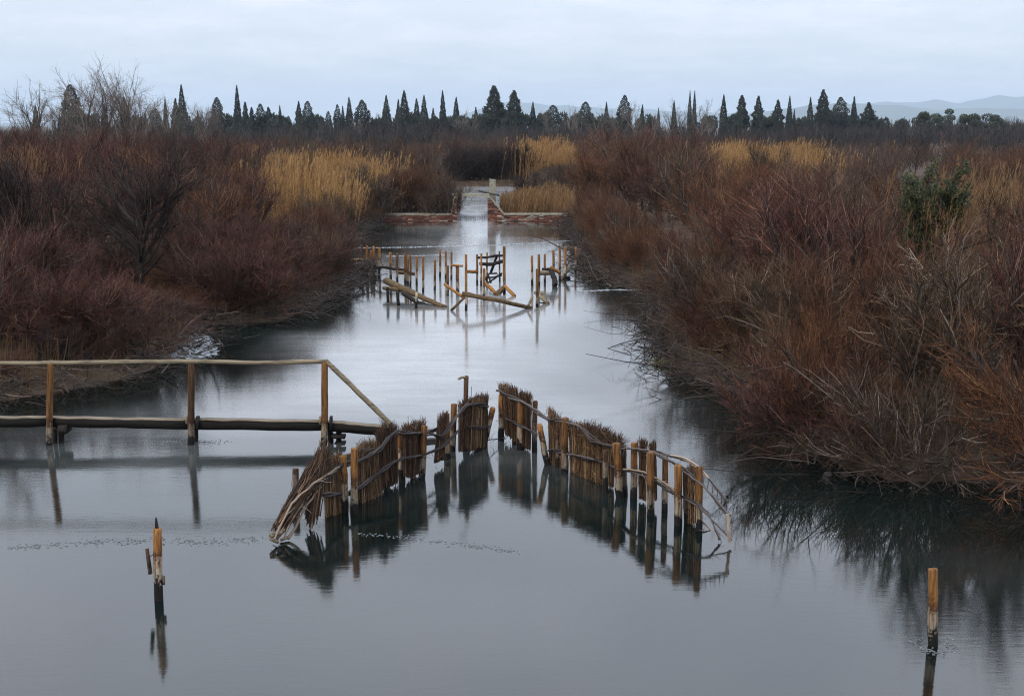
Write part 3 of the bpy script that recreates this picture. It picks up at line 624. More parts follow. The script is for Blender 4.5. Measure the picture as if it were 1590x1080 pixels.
t2, b2, tp2, _ = lone('short dark stake behind the collapsed end of the weir', 459, 778, 459, 728, 11, 7, 'post_dark')
# ring of broken ice round the right stake
def flakes(acc, C, size, rng_, h=0.012):
    n = len(C); k = 5
    a_ = rng_.uniform(0, 6.28, n)[:, None] + np.arange(k)[None] * 2 * np.pi / k + rng_.normal(0, 0.25, (n, k))
    rr = size[:, None] * rng_.uniform(0.5, 1.1, (n, k))
    tilt = rng_.normal(0, 0.22, (n, 2))
    x = np.cos(a_) * rr * 1.5; y = np.sin(a_) * rr; z = tilt[:, :1] * x + tilt[:, 1:] * y
    top = np.stack([C[:, :1] + x, C[:, 1:2] + y, h + z + 0 * x], -1); bot = top - (0, 0, 0.02)
    V = np.concatenate([top, bot], 1); i = np.arange(n)[:, None] * (2 * k)
    for j in range(k):
        j2 = (j + 1) % k
    F4 = np.stack([np.stack([i[:, 0] + j, i[:, 0] + k + j, i[:, 0] + k + (j + 1) % k, i[:, 0] + (j + 1) % k], -1) for j in range(k)], 1).reshape(-1, 4)
    F3 = np.stack([np.stack([i[:, 0], i[:, 0] + j, i[:, 0] + j + 1], -1) for j in range(1, k - 1)], 1).reshape(-1, 3)
    n0 = acc.n; acc.add(V.reshape(-1, 3), F4, 0.5); acc.F.append(F3 + n0)
rng = np.random.default_rng(21)
acc = Acc(); n = 130; th = rng.uniform(0, 6.28, n); rr = rng.normal(0.19, 0.045, n); C = np.stack([b[0] + np.cos(th) * rr, b[1] + np.sin(th) * rr * 1.1], -1)
flakes(acc, C, rng.uniform(0.005, 0.016, n), rng, 0.004); link('broken_ice', acc.mesh('broken_ice', M['ice_dark']), kind='stuff', label='ring of small broken ice around the right stake')

# ------------------------------------------------------------------ footbridge on the left
rng = np.random.default_rng(31)
YJ = float(G(297, 690)[1])
t = thing('footbridge', 'narrow timber footbridge with round handrail at the left', 'footbridge', (*G(297, 690)[:2], 0))
def J(px, py, dy=0.0): return PY(px, py, YJ + dy)
def tim(name, pts, r, mat, sides=10, wob=0.04, sub=4, end=0.95):
    a = Acc(); timber(a, pts, r, sides, rng, end, wob=wob, sub=sub); return link(name, a.mesh(name, M[mat]), t)
for (bx, by, tx, ty, w, mt) in [(76, 692, 78, 565, 10, 'post'), (297, 690, 297, 565, 10.5, 'post_mid'), (504, 692, 504, 564, 11, 'post'), (-150, 695, -150, 566, 11, 'post_mid')]:
    bb = np.array((*J(bx, by)[:2], 0)); tt = J(tx, ty); r = w / 2 * depth(bb) / FPX
    link('post', post_geo(bb, tt, r, rng).mesh('post', M[mt]), t, bb)
tim('handrail', [J(-330, 566), J(-150, 564), J(48, 564), J(78, 563), J(190, 562), J(300, 561), J(400, 563), J(507, 561)], 0.036, 'rail')
tim('diagonal_brace', [J(506, 560), J(608, 660)], 0.042, 'rail', sub=8)
def beam(name, p, q, w, h, mat, sub=8):
    a = Acc(); p = np.asarray(p); q = np.asarray(q)
    V = []; F = []
    for i in range(sub + 1):
        c = p + (q - p) * i / sub + rng.normal(0, 0.004, 3)
        for sy, sz in ((-1, -1), (1, -1), (1, 1), (-1, 1)):
            V.append(c + np.array((0, sy * w / 2, sz * h / 2)) * (1 + rng.normal(0, 0.03)))
    for i in range(sub):
        for j in range(4):
            F.append((i * 4 + j, i * 4 + (j + 1) % 4, i * 4 + 4 + (j + 1) % 4, i * 4 + 4 + j))
    F += [(3, 2, 1, 0), (sub * 4, sub * 4 + 1, sub * 4 + 2, sub * 4 + 3)]
    a.add(V, F, 0.5); return link(name, a.mesh(name, M[mat]), t)
for (p, q) in (((-330, 654), (-150, 655)), ((-147, 655), (75, 655)), ((78, 655), (295, 658.5)), ((299, 658.5), (502, 661)), ((507, 661), (606, 670))):
    zo = 0.10
    db = beam('deck_beam', J(*p, zo), J(*q, zo), 0.15, 0.13, 'beam')
    beam('deck_plank', J(*p, zo) + (0, 0.01, 0.077), J(*q, zo) + (0, 0.01, 0.077), 0.155, 0.018, 'beam_top').parent = db
for px in (297, 504):
    beam('bracket', J(px - 8, 652, 0.03), J(px - 8, 652, 0.03) + (0.035, 0, 0), 0.12, 0.11, 'rail', 1)
    beam('bracket', J(px + 8, 656, 0.04), J(px + 8, 656, 0.04) + (0.04, 0, 0), 0.14, 0.19, 'black_wood', 1)
a = Acc(); timber(a, [J(295, 652, 0.02), J(297, 676, 0.02)], 0.03, 6, rng); link('knee_brace', a.mesh('knee_brace', M['beam']), t)
for (bx, tx, ty, w, mt) in ((86, 86, 657, 7, 'post'), (96, 95, 652, 9, 'black_wood'), (513, 513, 654, 9, 'post'), (305, 305, 652, 6, 'black_wood'), (526, 526, 668, 9, 'black_wood')):
    bb = np.array((*J(bx, 690, 0.18)[:2], 0)); tt = J(tx, ty, 0.18)
    link('support_stub', post_geo(bb, tt, w / 2 * depth(bb) / FPX, rng).mesh('support_stub', M[mt]), t, bb)
beam('support_block', J(95, 664, 0.1), J(107, 664, 0.1), 0.3, 0.13, 'black_wood', 2)
beam('support_block', J(516, 676, 0.12), J(536, 677, 0.12), 0.2, 0.05, 'black_wood', 2)
beam('support_block', J(516, 690, 0.12), J(536, 688, 0.12), 0.2, 0.05, 'black_wood', 2)
fix(t)
t = thing('dark_strip', 'dark low strip running on from the footbridge behind the weir', 'beam', (*G(650, 690)[:2], 0))
beam('timber', J(606, 690, -0.1), J(700, 690, 0.2), 0.14, 0.08, 'beam'); beam('board', J(616, 683, 0.1), J(692, 684, 0.3), 0.16, 0.05, 'black_wood')  # two low dark strips along the water past the deck's end
fix(t)

# ------------------------------------------------------------------ ruined weir in mid channel: each stake stands by itself
rng = np.random.default_rng(41)
S4 = 1590 / 380.0
def z4(x, y): return 540 + x / S4, 360 + y / S4
MID = [  # zoom x, top, base, width px, mat, label
 (93, 95, 262, 3.4, 'post_dark', 'dark leftmost stake of the ruined weir, beside the left bank'),
 (125, 93, 268, 4.6, 'post', 'thick golden stake second from the left in the ruined weir'),
 (152, 124, 270, 3.6, 'post', 'short stake squeezed between two taller ones at the left end of the ruined weir'),
 (167, 97, 266, 4.2, 'post', 'fourth stake from the left in the ruined weir, last of the tight left bunch'),
 (206, 106, 275, 4.0, 'post', 'black-footed golden stake just right of the tight left bunch in the ruined weir'),
 (277, 136, 315, 4.0, 'post', 'golden stake behind the dark branch, above the upper end of the big fallen log'),
 (320, 142, 338, 3.8, 'post_dark', 'dark stake rising behind the upper half of the big fallen log'),
 (375, 142, 332, 4.6, 'post', 'thickest golden stake of the close trio behind the big fallen log'),
 (391, 160, 336, 3.6, 'post', 'shaded middle stake of the close trio behind the big fallen log'),
 (408, 153, 352, 3.6, 'post', 'thin right-hand stake of the close trio behind the big fallen log'),
 (449, 159, 348, 3.8, 'post', 'stake with dark foot just right of the close trio behind the big log'),
 (490, 163, 392, 4.0, 'post', 'tall golden stake with pale foot above the middle of the big fallen log'),
 (447, 398, 497, 4.6, 'post', 'short pale stake standing in front of the big fallen log'),
 (566, 184, 378, 4.0, 'post', 'lone golden stake with black foot between the big log and the central group'),
 (600, 118, 292, 3.6, 'post', 'leftmost of the three far stakes in the central group'),
 (636, 128, 304, 3.6, 'post', 'middle one of the three far stakes in the central group'),
 (674, 128, 308, 3.6, 'post', 'right one of the three far stakes in the central group, pale below'),
 (650, 220, 412, 4.4, 'post', 'near golden stake behind the leaning plank in the central group'),
 (712, 222, 404, 5.6, 'post', 'thick low stake with crosspiece in the central group'),
 (768, 148, 512, 4.4, 'post', 'tallest near stake where the long fallen pole begins'),
 (840, 150, 345, 3.8, 'post', 'golden stake at the left corner of the dark timber frame'),
 (868, 142, 352, 3.2, 'post', 'thin second stake of the dark timber frame'),
 (905, 134, 330, 3.2, 'post', 'thin golden stake in the middle of the dark timber frame'),
 (885, 243, 445, 4.6, 'post', 'near golden stake in front of the dark timber frame'),
 (985, 128, 325, 3.0, 'post_dark', 'dark stake crossed by a slanting strut at the back of the timber frame'),
 (1016, 98, 405, 4.8, 'post', 'tall right corner stake of the dark timber frame with dark top'),
 (1197, 156, 348, 4.2, 'post', 'stake at the left of the right-hand group, beside the open water'),
 (1241, 147, 350, 4.4, 'post', 'golden stake behind the nearest stake of the right-hand group'),
 (1231, 243, 488, 4.8, 'post', 'nearest stake of the right-hand group with broken boards at its foot'),
 (1280, 146, 330, 3.8, 'post', 'stake standing behind the pale board of the right-hand group'),
 (1336, 123, 300, 4.2, 'post', 'stake just right of the pale board in the right-hand group'),
 (1378, 108, 318, 3.8, 'post', 'third stake from the right end of the ruined weir'),
 (1415, 98, 308, 3.8, 'post', 'second stake from the right end of the ruined weir, crossed by a prop'),
 (1482, 100, 250, 3.6, 'post', 'rightmost stake of the ruined weir, standing alone'),
]
for i, (x, tp, bs, w, mt, lab) in enumerate(MID):
    bx, by = z4(x + rng.normal(0, 1.5), bs); tx, ty = z4(x, tp)
    o, b, tpp = stake(bx, by, tx, ty, w, rng, None, mt, 'wooden_stake')
    o['label'] = lab; o['category'] = 'stake'; o['group'] = 'stakes of the ruined weir'
def Z(x, y, Y): return PY(*z4(x, y), Y)
def Yz(x, y): return float(G(*z4(x, y))[1])
def wood(name, label, cat, pts, r, mat, rtop=None, extra=None, group='fallen timbers of the ruined weir'):
    """pts: (zoom x, zoom y, distance)"""
    P = np.array([Z(x, y, Y) for x, y, Y in pts]); base = P[np.argmin(P[:, 2])].copy(); base[2] = min(0, base[2])
    a = Acc(); timber(a, P - base, r, 9, rng, 0.9, wob=0.07, sub=5, rtop=rtop)
    o = link(name, a.mesh(name, M[mat]), None, base, label=label, category=cat)
    if group: o['group'] = group
    return o
yl = Yz(630, 490)
wood('fallen_log', 'big weathered log slanting down into the water at the left of the ruined weir', 'log', [(252, 318, yl + 3.2), (430, 402, yl + 1.4), (628, 488, yl)], 0.12, 'log', 0.075)
wood('fallen_log', 'thinner dark log lying under the big fallen log', 'log', [(360, 400, yl + 1.5), (460, 462, yl + 0.8), (560, 490, yl + 0.4)], 0.065, 'black_wood')
wood('broken_plank', 'short brown plank sticking out below the left end of the big log', 'plank', [(230, 362, yl + 2.4), (345, 378, yl + 2.2)], 0.06, 'log')
wood('prop_stake', 'dark prop holding up the big fallen log', 'stake', [(330, 478, Yz(330, 482)), (322, 390, Yz(330, 482))], 0.045, 'black_wood')
wood('prop_stake', 'second dark prop under the left end of the big log', 'stake', [(262, 460, Yz(262, 465)), (258, 360, Yz(262, 465))], 0.04, 'black_wood')
yc = Yz(766, 512)
wood('fallen_pole', 'long pole slanting from the tallest near stake down to the right', 'pole', [(745, 400, yc), (960, 440, yc - 0.1), (1190, 494, Yz(1190, 497))], 0.072, 'log', 0.06)
wood('leaning_plank', 'golden plank leaning down towards the tallest near stake', 'plank', [(630, 340, yc + 1.2), (742, 418, yc + 0.3)], 0.045, 'log_gold')
wood('leaning_prop', 'thin prop slanting down left from the tallest near stake', 'pole', [(760, 422, yc), (672, 508, Yz(672, 511))], 0.035, 'log')
wood('crosspiece', 'short crosspiece nailed on the thick low stake', 'plank', [(668, 216, Yz(712, 404) - .1), (748, 220, Yz(712, 404) - .1)], 0.035, 'log_gold')
wood('crosspiece', 'golden crosspiece between the tallest near stake and the timber frame', 'plank', [(770, 258, Yz(840, 345) - 0.4), (842, 258, Yz(840, 345))], 0.05, 'log_gold')
yf = Yz(900, 345)
wood('frame_rail', 'thin dark top rail of the timber frame', 'pole', [(838, 168, yf), (905, 166, yf), (960, 154, yf), (1018, 154, yf)], 0.035, 'black_wood')
wood('frame_board', 'dark rotten board across the timber frame', 'plank', [(855, 208, yf - .1), (940, 210, yf - .1), (1010, 190, yf - .1)], 0.05, 'black_wood')
wood('slanting_strut', 'dark strut slanting across the back of the timber frame', 'pole', [(968, 160, yf + .1), (930, 262, yf + .1)], 0.04, 'black_wood')
for q, pts in enumerate(([(888, 320, yf - .3), (920, 270, yf - .2), (968, 268, yf - .2), (990, 300, yf - .2)], [(890, 298, yf - .4), (940, 296, yf - .4), (1000, 282, yf - .4)], [(900, 338, yf - .5), (950, 305, yf - .5), (1002, 268, yf - .5)], [(908, 268, yf - .3), (930, 330, yf - .5)])):
    wood('curved_branch', ['dark hooped branch low in the timber frame', 'level dark branch low in the timber frame', 'rising dark branch low in the timber frame', 'steep dark branch low in the timber frame'][q], 'branch', pts, 0.028, 'black_wood')
wood('angled_brace', 'golden brace slanting down right in front of the timber frame', 'pole', [(895, 338, Yz(980, 412) + .6), (982, 412, Yz(980, 412))], 0.05, 'log_gold')
wood('angled_brace', 'dark brace rising from the water to the right corner stake', 'plank', [(960, 410, Yz(975, 412)), (1022, 358, Yz(1016, 400) - .1)], 0.08, 'log')
wood('angled_brace', 'golden brace slanting right from the foot of the corner stake', 'pole', [(1016, 348, Yz(1082, 418) + .5), (1084, 418, Yz(1082, 418))], 0.05, 'log_gold')
yr = Yz(1290, 340)
wood('pale_board', 'pale grey board fixed level in the right-hand group', 'plank', [(1244, 266, yr), (1322, 266, yr)], 0.075, 'rail')
wood('dark_board', 'dark board above the pale one in the right-hand group', 'plank', [(1262, 243, yr + .1), (1315, 243, yr + .1)], 0.05, 'black_wood')
wood('slanting_board', 'wide black board slanting into the water right of the pale board', 'plank', [(1322, 250, yr), (1348, 320, yr - .4), (1345, 345, yr - .6)], 0.085, 'black_wood')
wood('slanting_board', 'golden board slanting right of the pale board', 'plank', [(1316, 230, yr), (1382, 268, yr + .1)], 0.055, 'log_gold')
wood('leaning_prop', 'pale prop leaning right near the right end of the ruined weir', 'pole', [(1392, 303, Yz(1392, 306)), (1440, 224, Yz(1392, 306))], 0.06, 'rail')
wood('leaning_prop', 'thin pale prop leaning left near the right end of the ruined weir', 'pole', [(1385, 312, Yz(1385, 314)), (1372, 262, Yz(1385, 314))], 0.035, 'rail')
wood('sunken_stub', 'black stub in the water near the right end of the ruined weir', 'stub', [(1398, 300, Yz(1420, 304)), (1444, 298, Yz(1420, 304))], 0.06, 'black_wood')
yv = Yz(1300, 465)
wood('broken_board', 'pale board slanting down right at the foot of the nearest right-hand stake', 'plank', [(1215, 392, yv + .4), (1302, 462, yv)], 0.05, 'rail')
wood('broken_board', 'dark board lying behind the pale one at the nearest right-hand stake', 'plank', [(1222, 470, yv + .2), (1300, 462, yv + .1)], 0.05, 'black_wood')
wood('broken_board', 'short pale board standing askew behind the nearest right-hand stake', 'plank', [(1255, 388, yv + .6), (1285, 440, yv + .5)], 0.055, 'rail')
wood('broken_board', 'thin board at the end of the long fallen pole', 'plank', [(1172, 480, yc + .3), (1200, 420, yc + .4)], 0.035, 'rail')
ylb = Yz(270, 320)
wood('drift_branch', 'dark branch lying across the left stakes of the ruined weir', 'branch', [(185, 232, ylb + .4), (230, 228, ylb + .2), (300, 240, ylb), (372, 248, ylb - .2)], 0.05, 'black_wood', 0.05)
wood('drift_branch', 'grey plank behind the close trio of stakes', 'plank', [(330, 262, ylb - .3), (432, 272, ylb - .5)], 0.055, 'log')
wood('drift_branch', 'dark board reaching from the left bank to the leftmost stake', 'plank', [(0, 182, ylb + 2.4), (98, 182, ylb + 2.4)], 0.06, 'log')
wood('drift_branch', 'black branch reaching out of the left bank towards the stakes', 'branch', [(-10, 262, ylb + 1.2), (40, 240, ylb + 1.2), (100, 228, ylb + 1.2)], 0.07, 'black_wood')
acc = Acc(); n = 200
for k_ in range(n):
    x = rng.uniform(95, 185); y = rng.uniform(195, 262); p = Z(x, y, Yz(140, 272)); 
    Q = strands(rng, (p + rng.normal(0, .08, 3))[None], rng.normal(0, 1, (1, 3)), np.array([rng.uniform(.1, .5)]), 3, (0, 0, 0), .3); tubes(acc, Q, taper(1, 4, rng.uniform(.006, .02), .004), 4, rng.uniform(0, 1))
link('driftwood_tangle', acc.mesh('driftwood_tangle', M['litter']), label='pale tangle of driftwood caught on the left bunch of stakes', category='driftwood')

# ------------------------------------------------------------------ the brick sluice
rng = np.random.default_rng(51)
t = thing('brick_sluice', 'low brick sluice with a concrete beam across its narrow opening', 'sluice', (X_at(733, YW), YW, 0))
def sx(px): return X_at(px, YW, 0.3)
ppm = FPX / depth((0, YW, 0.4))
zt = 10.5 / ppm; zp = 36 / ppm                          # low wall and pier heights
def prism(name, outline, y0, y1, mat):                   # outline (x,z) pushed from y0 to y1
    a = Acc(); n = len(outline); V = [(x, y0, z) for x, z in outline] + [(x, y1, z) for x, z in outline]
    F = [(i, (i + 1) % n, n + (i + 1) % n, n + i) for i in range(n)]
    a.add(V, F, 0.5); me = bpy.data.meshes.new(name)
    me.from_pydata([tuple(map(float, v)) for v in V], [], [tuple(range(n))[::-1], tuple(n + i for i in range(n))] + F); me.materials.append(M[mat]); me.update()
    return link(name, me, t)
def bricks(parent_name, x0, x1, z0, ztop_f, y, side='front', seed=1, xin=None):
    r_ = np.random.default_rng(seed); a = Acc(); bw, bh, gap = 0.25, 0.062, 0.012
    row = 0; z = z0
    while z < 1.4:
        x = x0 - (bw / 2 if row % 2 else 0)
        while x < x1:
            xa, xb = max(x, x0), min(x + bw, x1)
            if xb - xa > 0.05 and z + bh <= ztop_f((xa + xb) / 2) and r_.random() > 0.04:
                sh = r_.beta(1.2, 1.4)
                if side == 'front': box(a, ((xa + xb) / 2, y - 0.01 + r_.normal(0, .006), z + bh / 2), (xb - xa - gap, 0.06, bh - gap), sh, 0.003, r_)
                else: box(a, (xin + r_.normal(0, .005), (xa + xb) / 2, z + bh / 2), (0.06, xb - xa - gap, bh - gap), sh, 0.003, r_)
            x += bw
        z += bh; row += 1
    o = link('brickwork', a.mesh('brickwork', M['brick']), parent_name); o['kind'] = 'stuff'
xl0, xl1, xr1, xrs, xr2 = sx(586), xo0, xo1, sx(783), sx(880)
wr = prism('wall', [(xr1, -0.8), (xr2, -0.8), (xr2, zt - 0.05), (xrs, zt - 0.05), (xr1 + 0.12, zp - 0.05), (xr1, zp - 0.05)], YW, YW + 0.45, 'mortar')
xls = xl1 - 0.35
wlf = prism('wall', [(xl0, -0.8), (xl1, -0.8), (xl1, zp - 0.05), (xl1 - 0.12, zp - 0.05), (xls, zt - 0.05), (xl0, zt - 0.05)], YW, YW + 0.45, 'mortar')
fr = lambda x: zt - 0.05 if x > xrs else zp - 0.05 - max(0, (x - xr1 - 0.12)) / (xrs - xr1 - 0.12) * (zp - zt)
fl = lambda x: zt - 0.05 if x < xls else zp - 0.05 - max(0, (xl1 - 0.12 - x)) / (xl1 - 0.12 - xls) * (zp - zt)
bricks(wr, xr1, xr2, -0.02, fr, YW, seed=3); bricks(wlf, xl0, xl1, -0.02, fl, YW, seed=4)
prism('side_wall', [(xr1, -0.8), (xr1 + 0.4, -0.8), (xr1 + 0.4, zp - 0.06), (xr1, zp - 0.06)], YW + 0.453, YW + 3.4, 'mortar')
prism('side_wall', [(xl1 - 0.4, -0.8), (xl1, -0.8), (xl1, zp - 0.06), (xl1 - 0.4, zp - 0.06)], YW + 0.453, YW + 3.4, 'mortar')
cz = 0.10
prism('coping', [(xrs - 0.02, zt - 0.047), (xr2 + 0.05, zt - 0.047), (xr2 + 0.05, zt + 0.03), (xrs - 0.02, zt + 0.03)], YW - 0.06, YW + 0.5, 'concrete')
prism('coping', [(xr1 - 0.04, zp - 0.047), (xr1 + 0.14, zp - 0.047), (xrs - 0.021, zt - 0.047), (xrs - 0.021, zt + 0.05), (xr1 + 0.16, zp + 0.06), (xr1 - 0.04, zp + 0.06)], YW - 0.07, YW + 0.5, 'concrete')
prism('coping', [(xl0 - 0.05, zt - 0.047), (xls + 0.02, zt - 0.047), (xls + 0.02, zt + 0.03), (xl0 - 0.05, zt + 0.03)], YW - 0.06, YW + 0.5, 'concrete')
prism('coping', [(xls + 0.021, zt - 0.047), (xl1 - 0.14, zp - 0.047), (xl1 + 0.04, zp - 0.047), (xl1 + 0.04, zp + 0.06), (xl1 - 0.16, zp + 0.06), (xls + 0.021, zt + 0.05)], YW - 0.07, YW + 0.5, 'concrete')
prism('beam', [(xl1 - 0.3, zp + 0.063), (xr1 + 0.1, zp + 0.063), (xr1 + 0.1, zp + 0.063 + 0.15), (xl1 - 0.3, zp + 0.063 + 0.15)], YW + 0.02, YW + 0.42, 'concrete')
xp0, xp1 = X_at(760, YW + .6, 1.5), X_at(769.5, YW + .6, 1.5)
prism('gate_post', [(xp0, 0.2), (xp1, 0.2), (xp1, PY(765, 279, YW + .6)[2]), (xp0, PY(765, 278, YW + .6)[2])], YW + 0.52, YW + 0.82, 'concrete')
a = Acc(); timber(a, [PY(742, 296, YW + .3), PY(775, 303.5, YW + .3)], 0.05, 6, rng); link('gate_lever', a.mesh('gate_lever', M['iron']), t)
fix(t)

# ------------------------------------------------------------------ plants: makers
def shrub_mesh(seed, kind='fan', dens=1.0):
    """unit shrub, about 1 m high: (branches, twigs) accumulators"""
    r = np.random.default_rng(seed); A, B = Acc(), Acc()
    n0 = 13
    az = r.uniform(0, 6.28, n0); lean = r.uniform(0.15, 0.85, n0) if kind != 'broom' else r.uniform(0.05, 0.45, n0)
    if kind == 'over': lean = r.uniform(0.3, 1.25, n0)
    D = np.stack([np.cos(az) * np.sin(lean), np.sin(az) * np.sin(lean), np.cos(lean)], -1)
    if kind == 'over': D[:, 0] += 0.55
    P = np.stack([np.cos(az) * 0.10, np.sin(az) * 0.10, np.full(n0, -0.08)], -1)
    L0 = r.uniform(0.65, 0.98, n0)
    up = (0, 0, 0.25) if kind != 'over' else (0.05, 0, -0.15)
    S0 = strands(r, P, D, L0, 6, up, 0.10)
    tubes(A, S0, taper(n0, 7, r.uniform(0.008, 0.015, n0), 0.003), 5, r.uniform(0.1, 0.8, n0))
    n1 = int(105 * dens); p, d, si, tt = on(r, S0, n1, 0.12, 0.95)
    S1 = strands(r, p, d + r.normal(0, 0.48, (n1, 3)) + (0, 0, 0.12), r.uniform(0.22, 0.5, n1) * (1.15 - 0.6 * tt), 4, (0, 0, 0.30), 0.13)
    tubes(A, S1, taper(n1, 5, 0.0064, 0.0024), 3, r.uniform(0.1, 0.9, n1))
    n2 = int(820 * dens); p, d, si, tt = on(r, S1, n2, 0.1, 1.0)
    S2 = strands(r, p, d + r.normal(0, 0.45, (n2, 3)) + (0, 0, 0.1), r.uniform(0.08, 0.26, n2), 2, (0, 0, 0.35), 0.18)
    tubes(B, S2, taper(n2, 3, 0.0026, 0.0012), 3, r.beta(1.1, 1.5, n2))
    n3 = int(1850 * dens); p, d, si, tt = on(r, S2, n3, 0.1, 1.0)
    S3 = strands(r, p, d + r.normal(0, 0.5, (n3, 3)) + (0, 0, 0.05), r.uniform(0.04, 0.13, n3), 1, (0, 0, 0.15), 0.18)
    tubes(B, S3, taper(n3, 2, 0.0016, 0.0007), 3, r.beta(1.1, 1.6, n3))
    return A, B
SHR = {}
for kd, ns in (('fan', 4), ('broom', 2), ('over', 3)):
    SHR[kd] = [shrub_mesh(100 + i + 10 * len(kd), kd, 1.7) for i in range(ns)]
MESHC = {}
def shrub_parts(kd, i, mat):
    key = (kd, i)
    if key not in MESHC:
        A, B = SHR[kd][i]
        MESHC[key] = (A.mesh('branches', M['bark']), B.mesh('twigs', M['tw_rust']))
    return MESHC[key]
def own_mat(o, m):                                       # plants share meshes; the colour belongs to the plant
    o.material_slots[0].link = 'OBJECT'; o.material_slots[0].material = m
def put_shrub(x, y, h, wd, rot, kd, i, mat, label, group=None, name='bare_shrub', z=None):
    zz_ = float(land(np.array([x]), np.array([y]))[0]) if z is None else z
    zz_ = max(zz_, -0.05)
    t = thing(name, label, 'shrub', (x, y, zz_), group)
    t.rotation_euler = (0, 0, rot); t.scale = (wd, wd, h)
    a, b = shrub_parts(kd, i % len(SHR[kd]), mat)
    br = link('branches', a, t); own_mat(br, M['bark_grey' if mat == 'tw_grey' else 'bark']); own_mat(link('twigs', b, br), M[mat])
    return t

# the lowest picture line a plant's top may reach, so that what stands behind stays in view
def top_limit(px, D):
    if px < 150: v = 350 if D < 36 else 205
    elif px < 330: v = 455 if D < 37.5 else (330 if D < 41 and px < 290 else 205)
    elif px < 390: v = 250 if D < 60 else 215
    elif px < 625: v = 292 if D < 72 else 222
    elif px < 712: v = 255 if D < 90 else 225
    elif px < 812: v = 230
    elif px < 895: v = 262 if D < 112 else 228
    elif px < 1090: v = 222
    elif px < 1275: v = 258 if D < 84 else 222
    elif px < 1350: v = 250
    elif px < 1500: v = 455 if D < 35.5 else 275
    else: v = 275 if D < 34 else 240
    return v
def pick_mat(px, D, r):
    if px < 330: return r.choice(['tw_purple', 'tw_purple', 'tw_purple', 'tw_rust', 'tw_dark'])
    if px < 620: return r.choice(['tw_purple', 'tw_purple', 'tw_grey', 'tw_rust'])
    if px < 720: return r.choice(['tw_grey', 'tw_dark', 'tw_rust'])
    if px < 830: return 'tw_dark'
    if px < 1110: return r.choice(['tw_rust', 'tw_rust', 'tw_purple', 'tw_grey'])
    if px < 1275: return r.choice(['tw_red', 'tw_rust', 'tw_purple', 'tw_grey']) if D > 34 else r.choice(['tw_grey', 'tw_rust', 'tw_purple'])
    if px < 1400: return r.choice(['tw_grey', 'tw_grey', 'tw_purple', 'tw_rust'])
    return r.choice(['tw_rust', 'tw_rust', 'tw_purple', 'tw_grey'])
def zone(D):
    return 'at the near end' if D < 22 else 'just beyond the wattle weir' if D < 30 else 'between the two weirs' if D < 38 else 'beside the ruined weir' if D < 50 else 'short of the sluice' if D < 70 else 'beyond the sluice'
def span(px):
    for lim, w_ in ((130, 'at the picture edge'), (390, 'behind the dark tree'), (640, 'around the golden reeds'), (900, 'by the pond'), (1110, 'left of the far reeds'), (1280, 'around the far reeds'), (1400, 'left of the evergreen bush')):
        if px < lim: return w_
    return 'behind the evergreen bush'
COLN = {'tw_purple': 'purple-brown', 'tw_rust': 'rust-brown', 'tw_red': 'red-twigged', 'tw_grey': 'grey-brown', 'tw_dark': 'dark'}
rs = random.Random(7)
placed = []
def free(x, y, dmin):
    return all((x - a) ** 2 + (y - b) ** 2 > dmin * dmin for a, b in placed)
count = 0
# reed beds claim their ground first (picture span, near and far distance)
REEDS = [(385, 622, 64, 96), (808, 892, 113, 126), (1105, 1264, 86, 112), (1470, 1640, 34, 46), (-40, 95, 62, 78)]
def in_reeds(px, D):
    return any(a < px < b and n < D < f for a, b, n, f in REEDS)
# 1 row on the water's edge, leaning out
def edge_points(W, step):
    W = np.array(W); out = []
    for a, b in zip(W[:-1], W[1:]):
        L = np.linalg.norm(b - a); n = max(1, int(L / step))
        for i in range(n): out.append(a + (b - a) * (i + rs.random() * 0.8) / n)
    return out
for side, W in (('left', LBW[2:]), ('right', RBW[:-1])):
    for p in edge_points(W, 1.25):
        x, y = p[0] + (-0.25 if side == 'left' else 0.25), p[1] + 0.35
        if not free(x, y, 0.75): continue
        px, _ = project(x, y, 0.5); D = y
        if px < -260 or px > 1850: continue
        lim = (CAMH - (top_limit(px, D) - HOR) / FPX * D) - 0.2
        low = side == 'left' and D < 37 and px < 290
        h = min(rs.uniform(1.5, 2.5) if not low else rs.uniform(0.8, 1.2), lim + 0.3); wd = rs.uniform(1.7, 2.5) if not low else rs.uniform(1.2, 1.7)
        if h < 0.5: continue
        if D > 23.5:
            wd *= 0.68; x += -1.0 if side == 'left' else 1.05; y += 0.2
        else:
            x += 0.35; wd *= 0.9
        toward = math.pi if side == 'right' else 0.0
        toward += rs.uniform(-0.7, 0.7) - (0.6 if side == 'left' else -0.6)
        mt = pick_mat(px, D, rs)
        put_shrub(x, y, h, wd, toward, 'over', rs.randrange(3), mt, '%s bare shrub leaning over from the %s bank, %s' % (COLN[mt], side, zone(D)), '%s shrubs leaning out from the %s bank, %s' % (COLN[mt], side, zone(D)))
        placed.append((x, y)); count += 1
n_edge = count
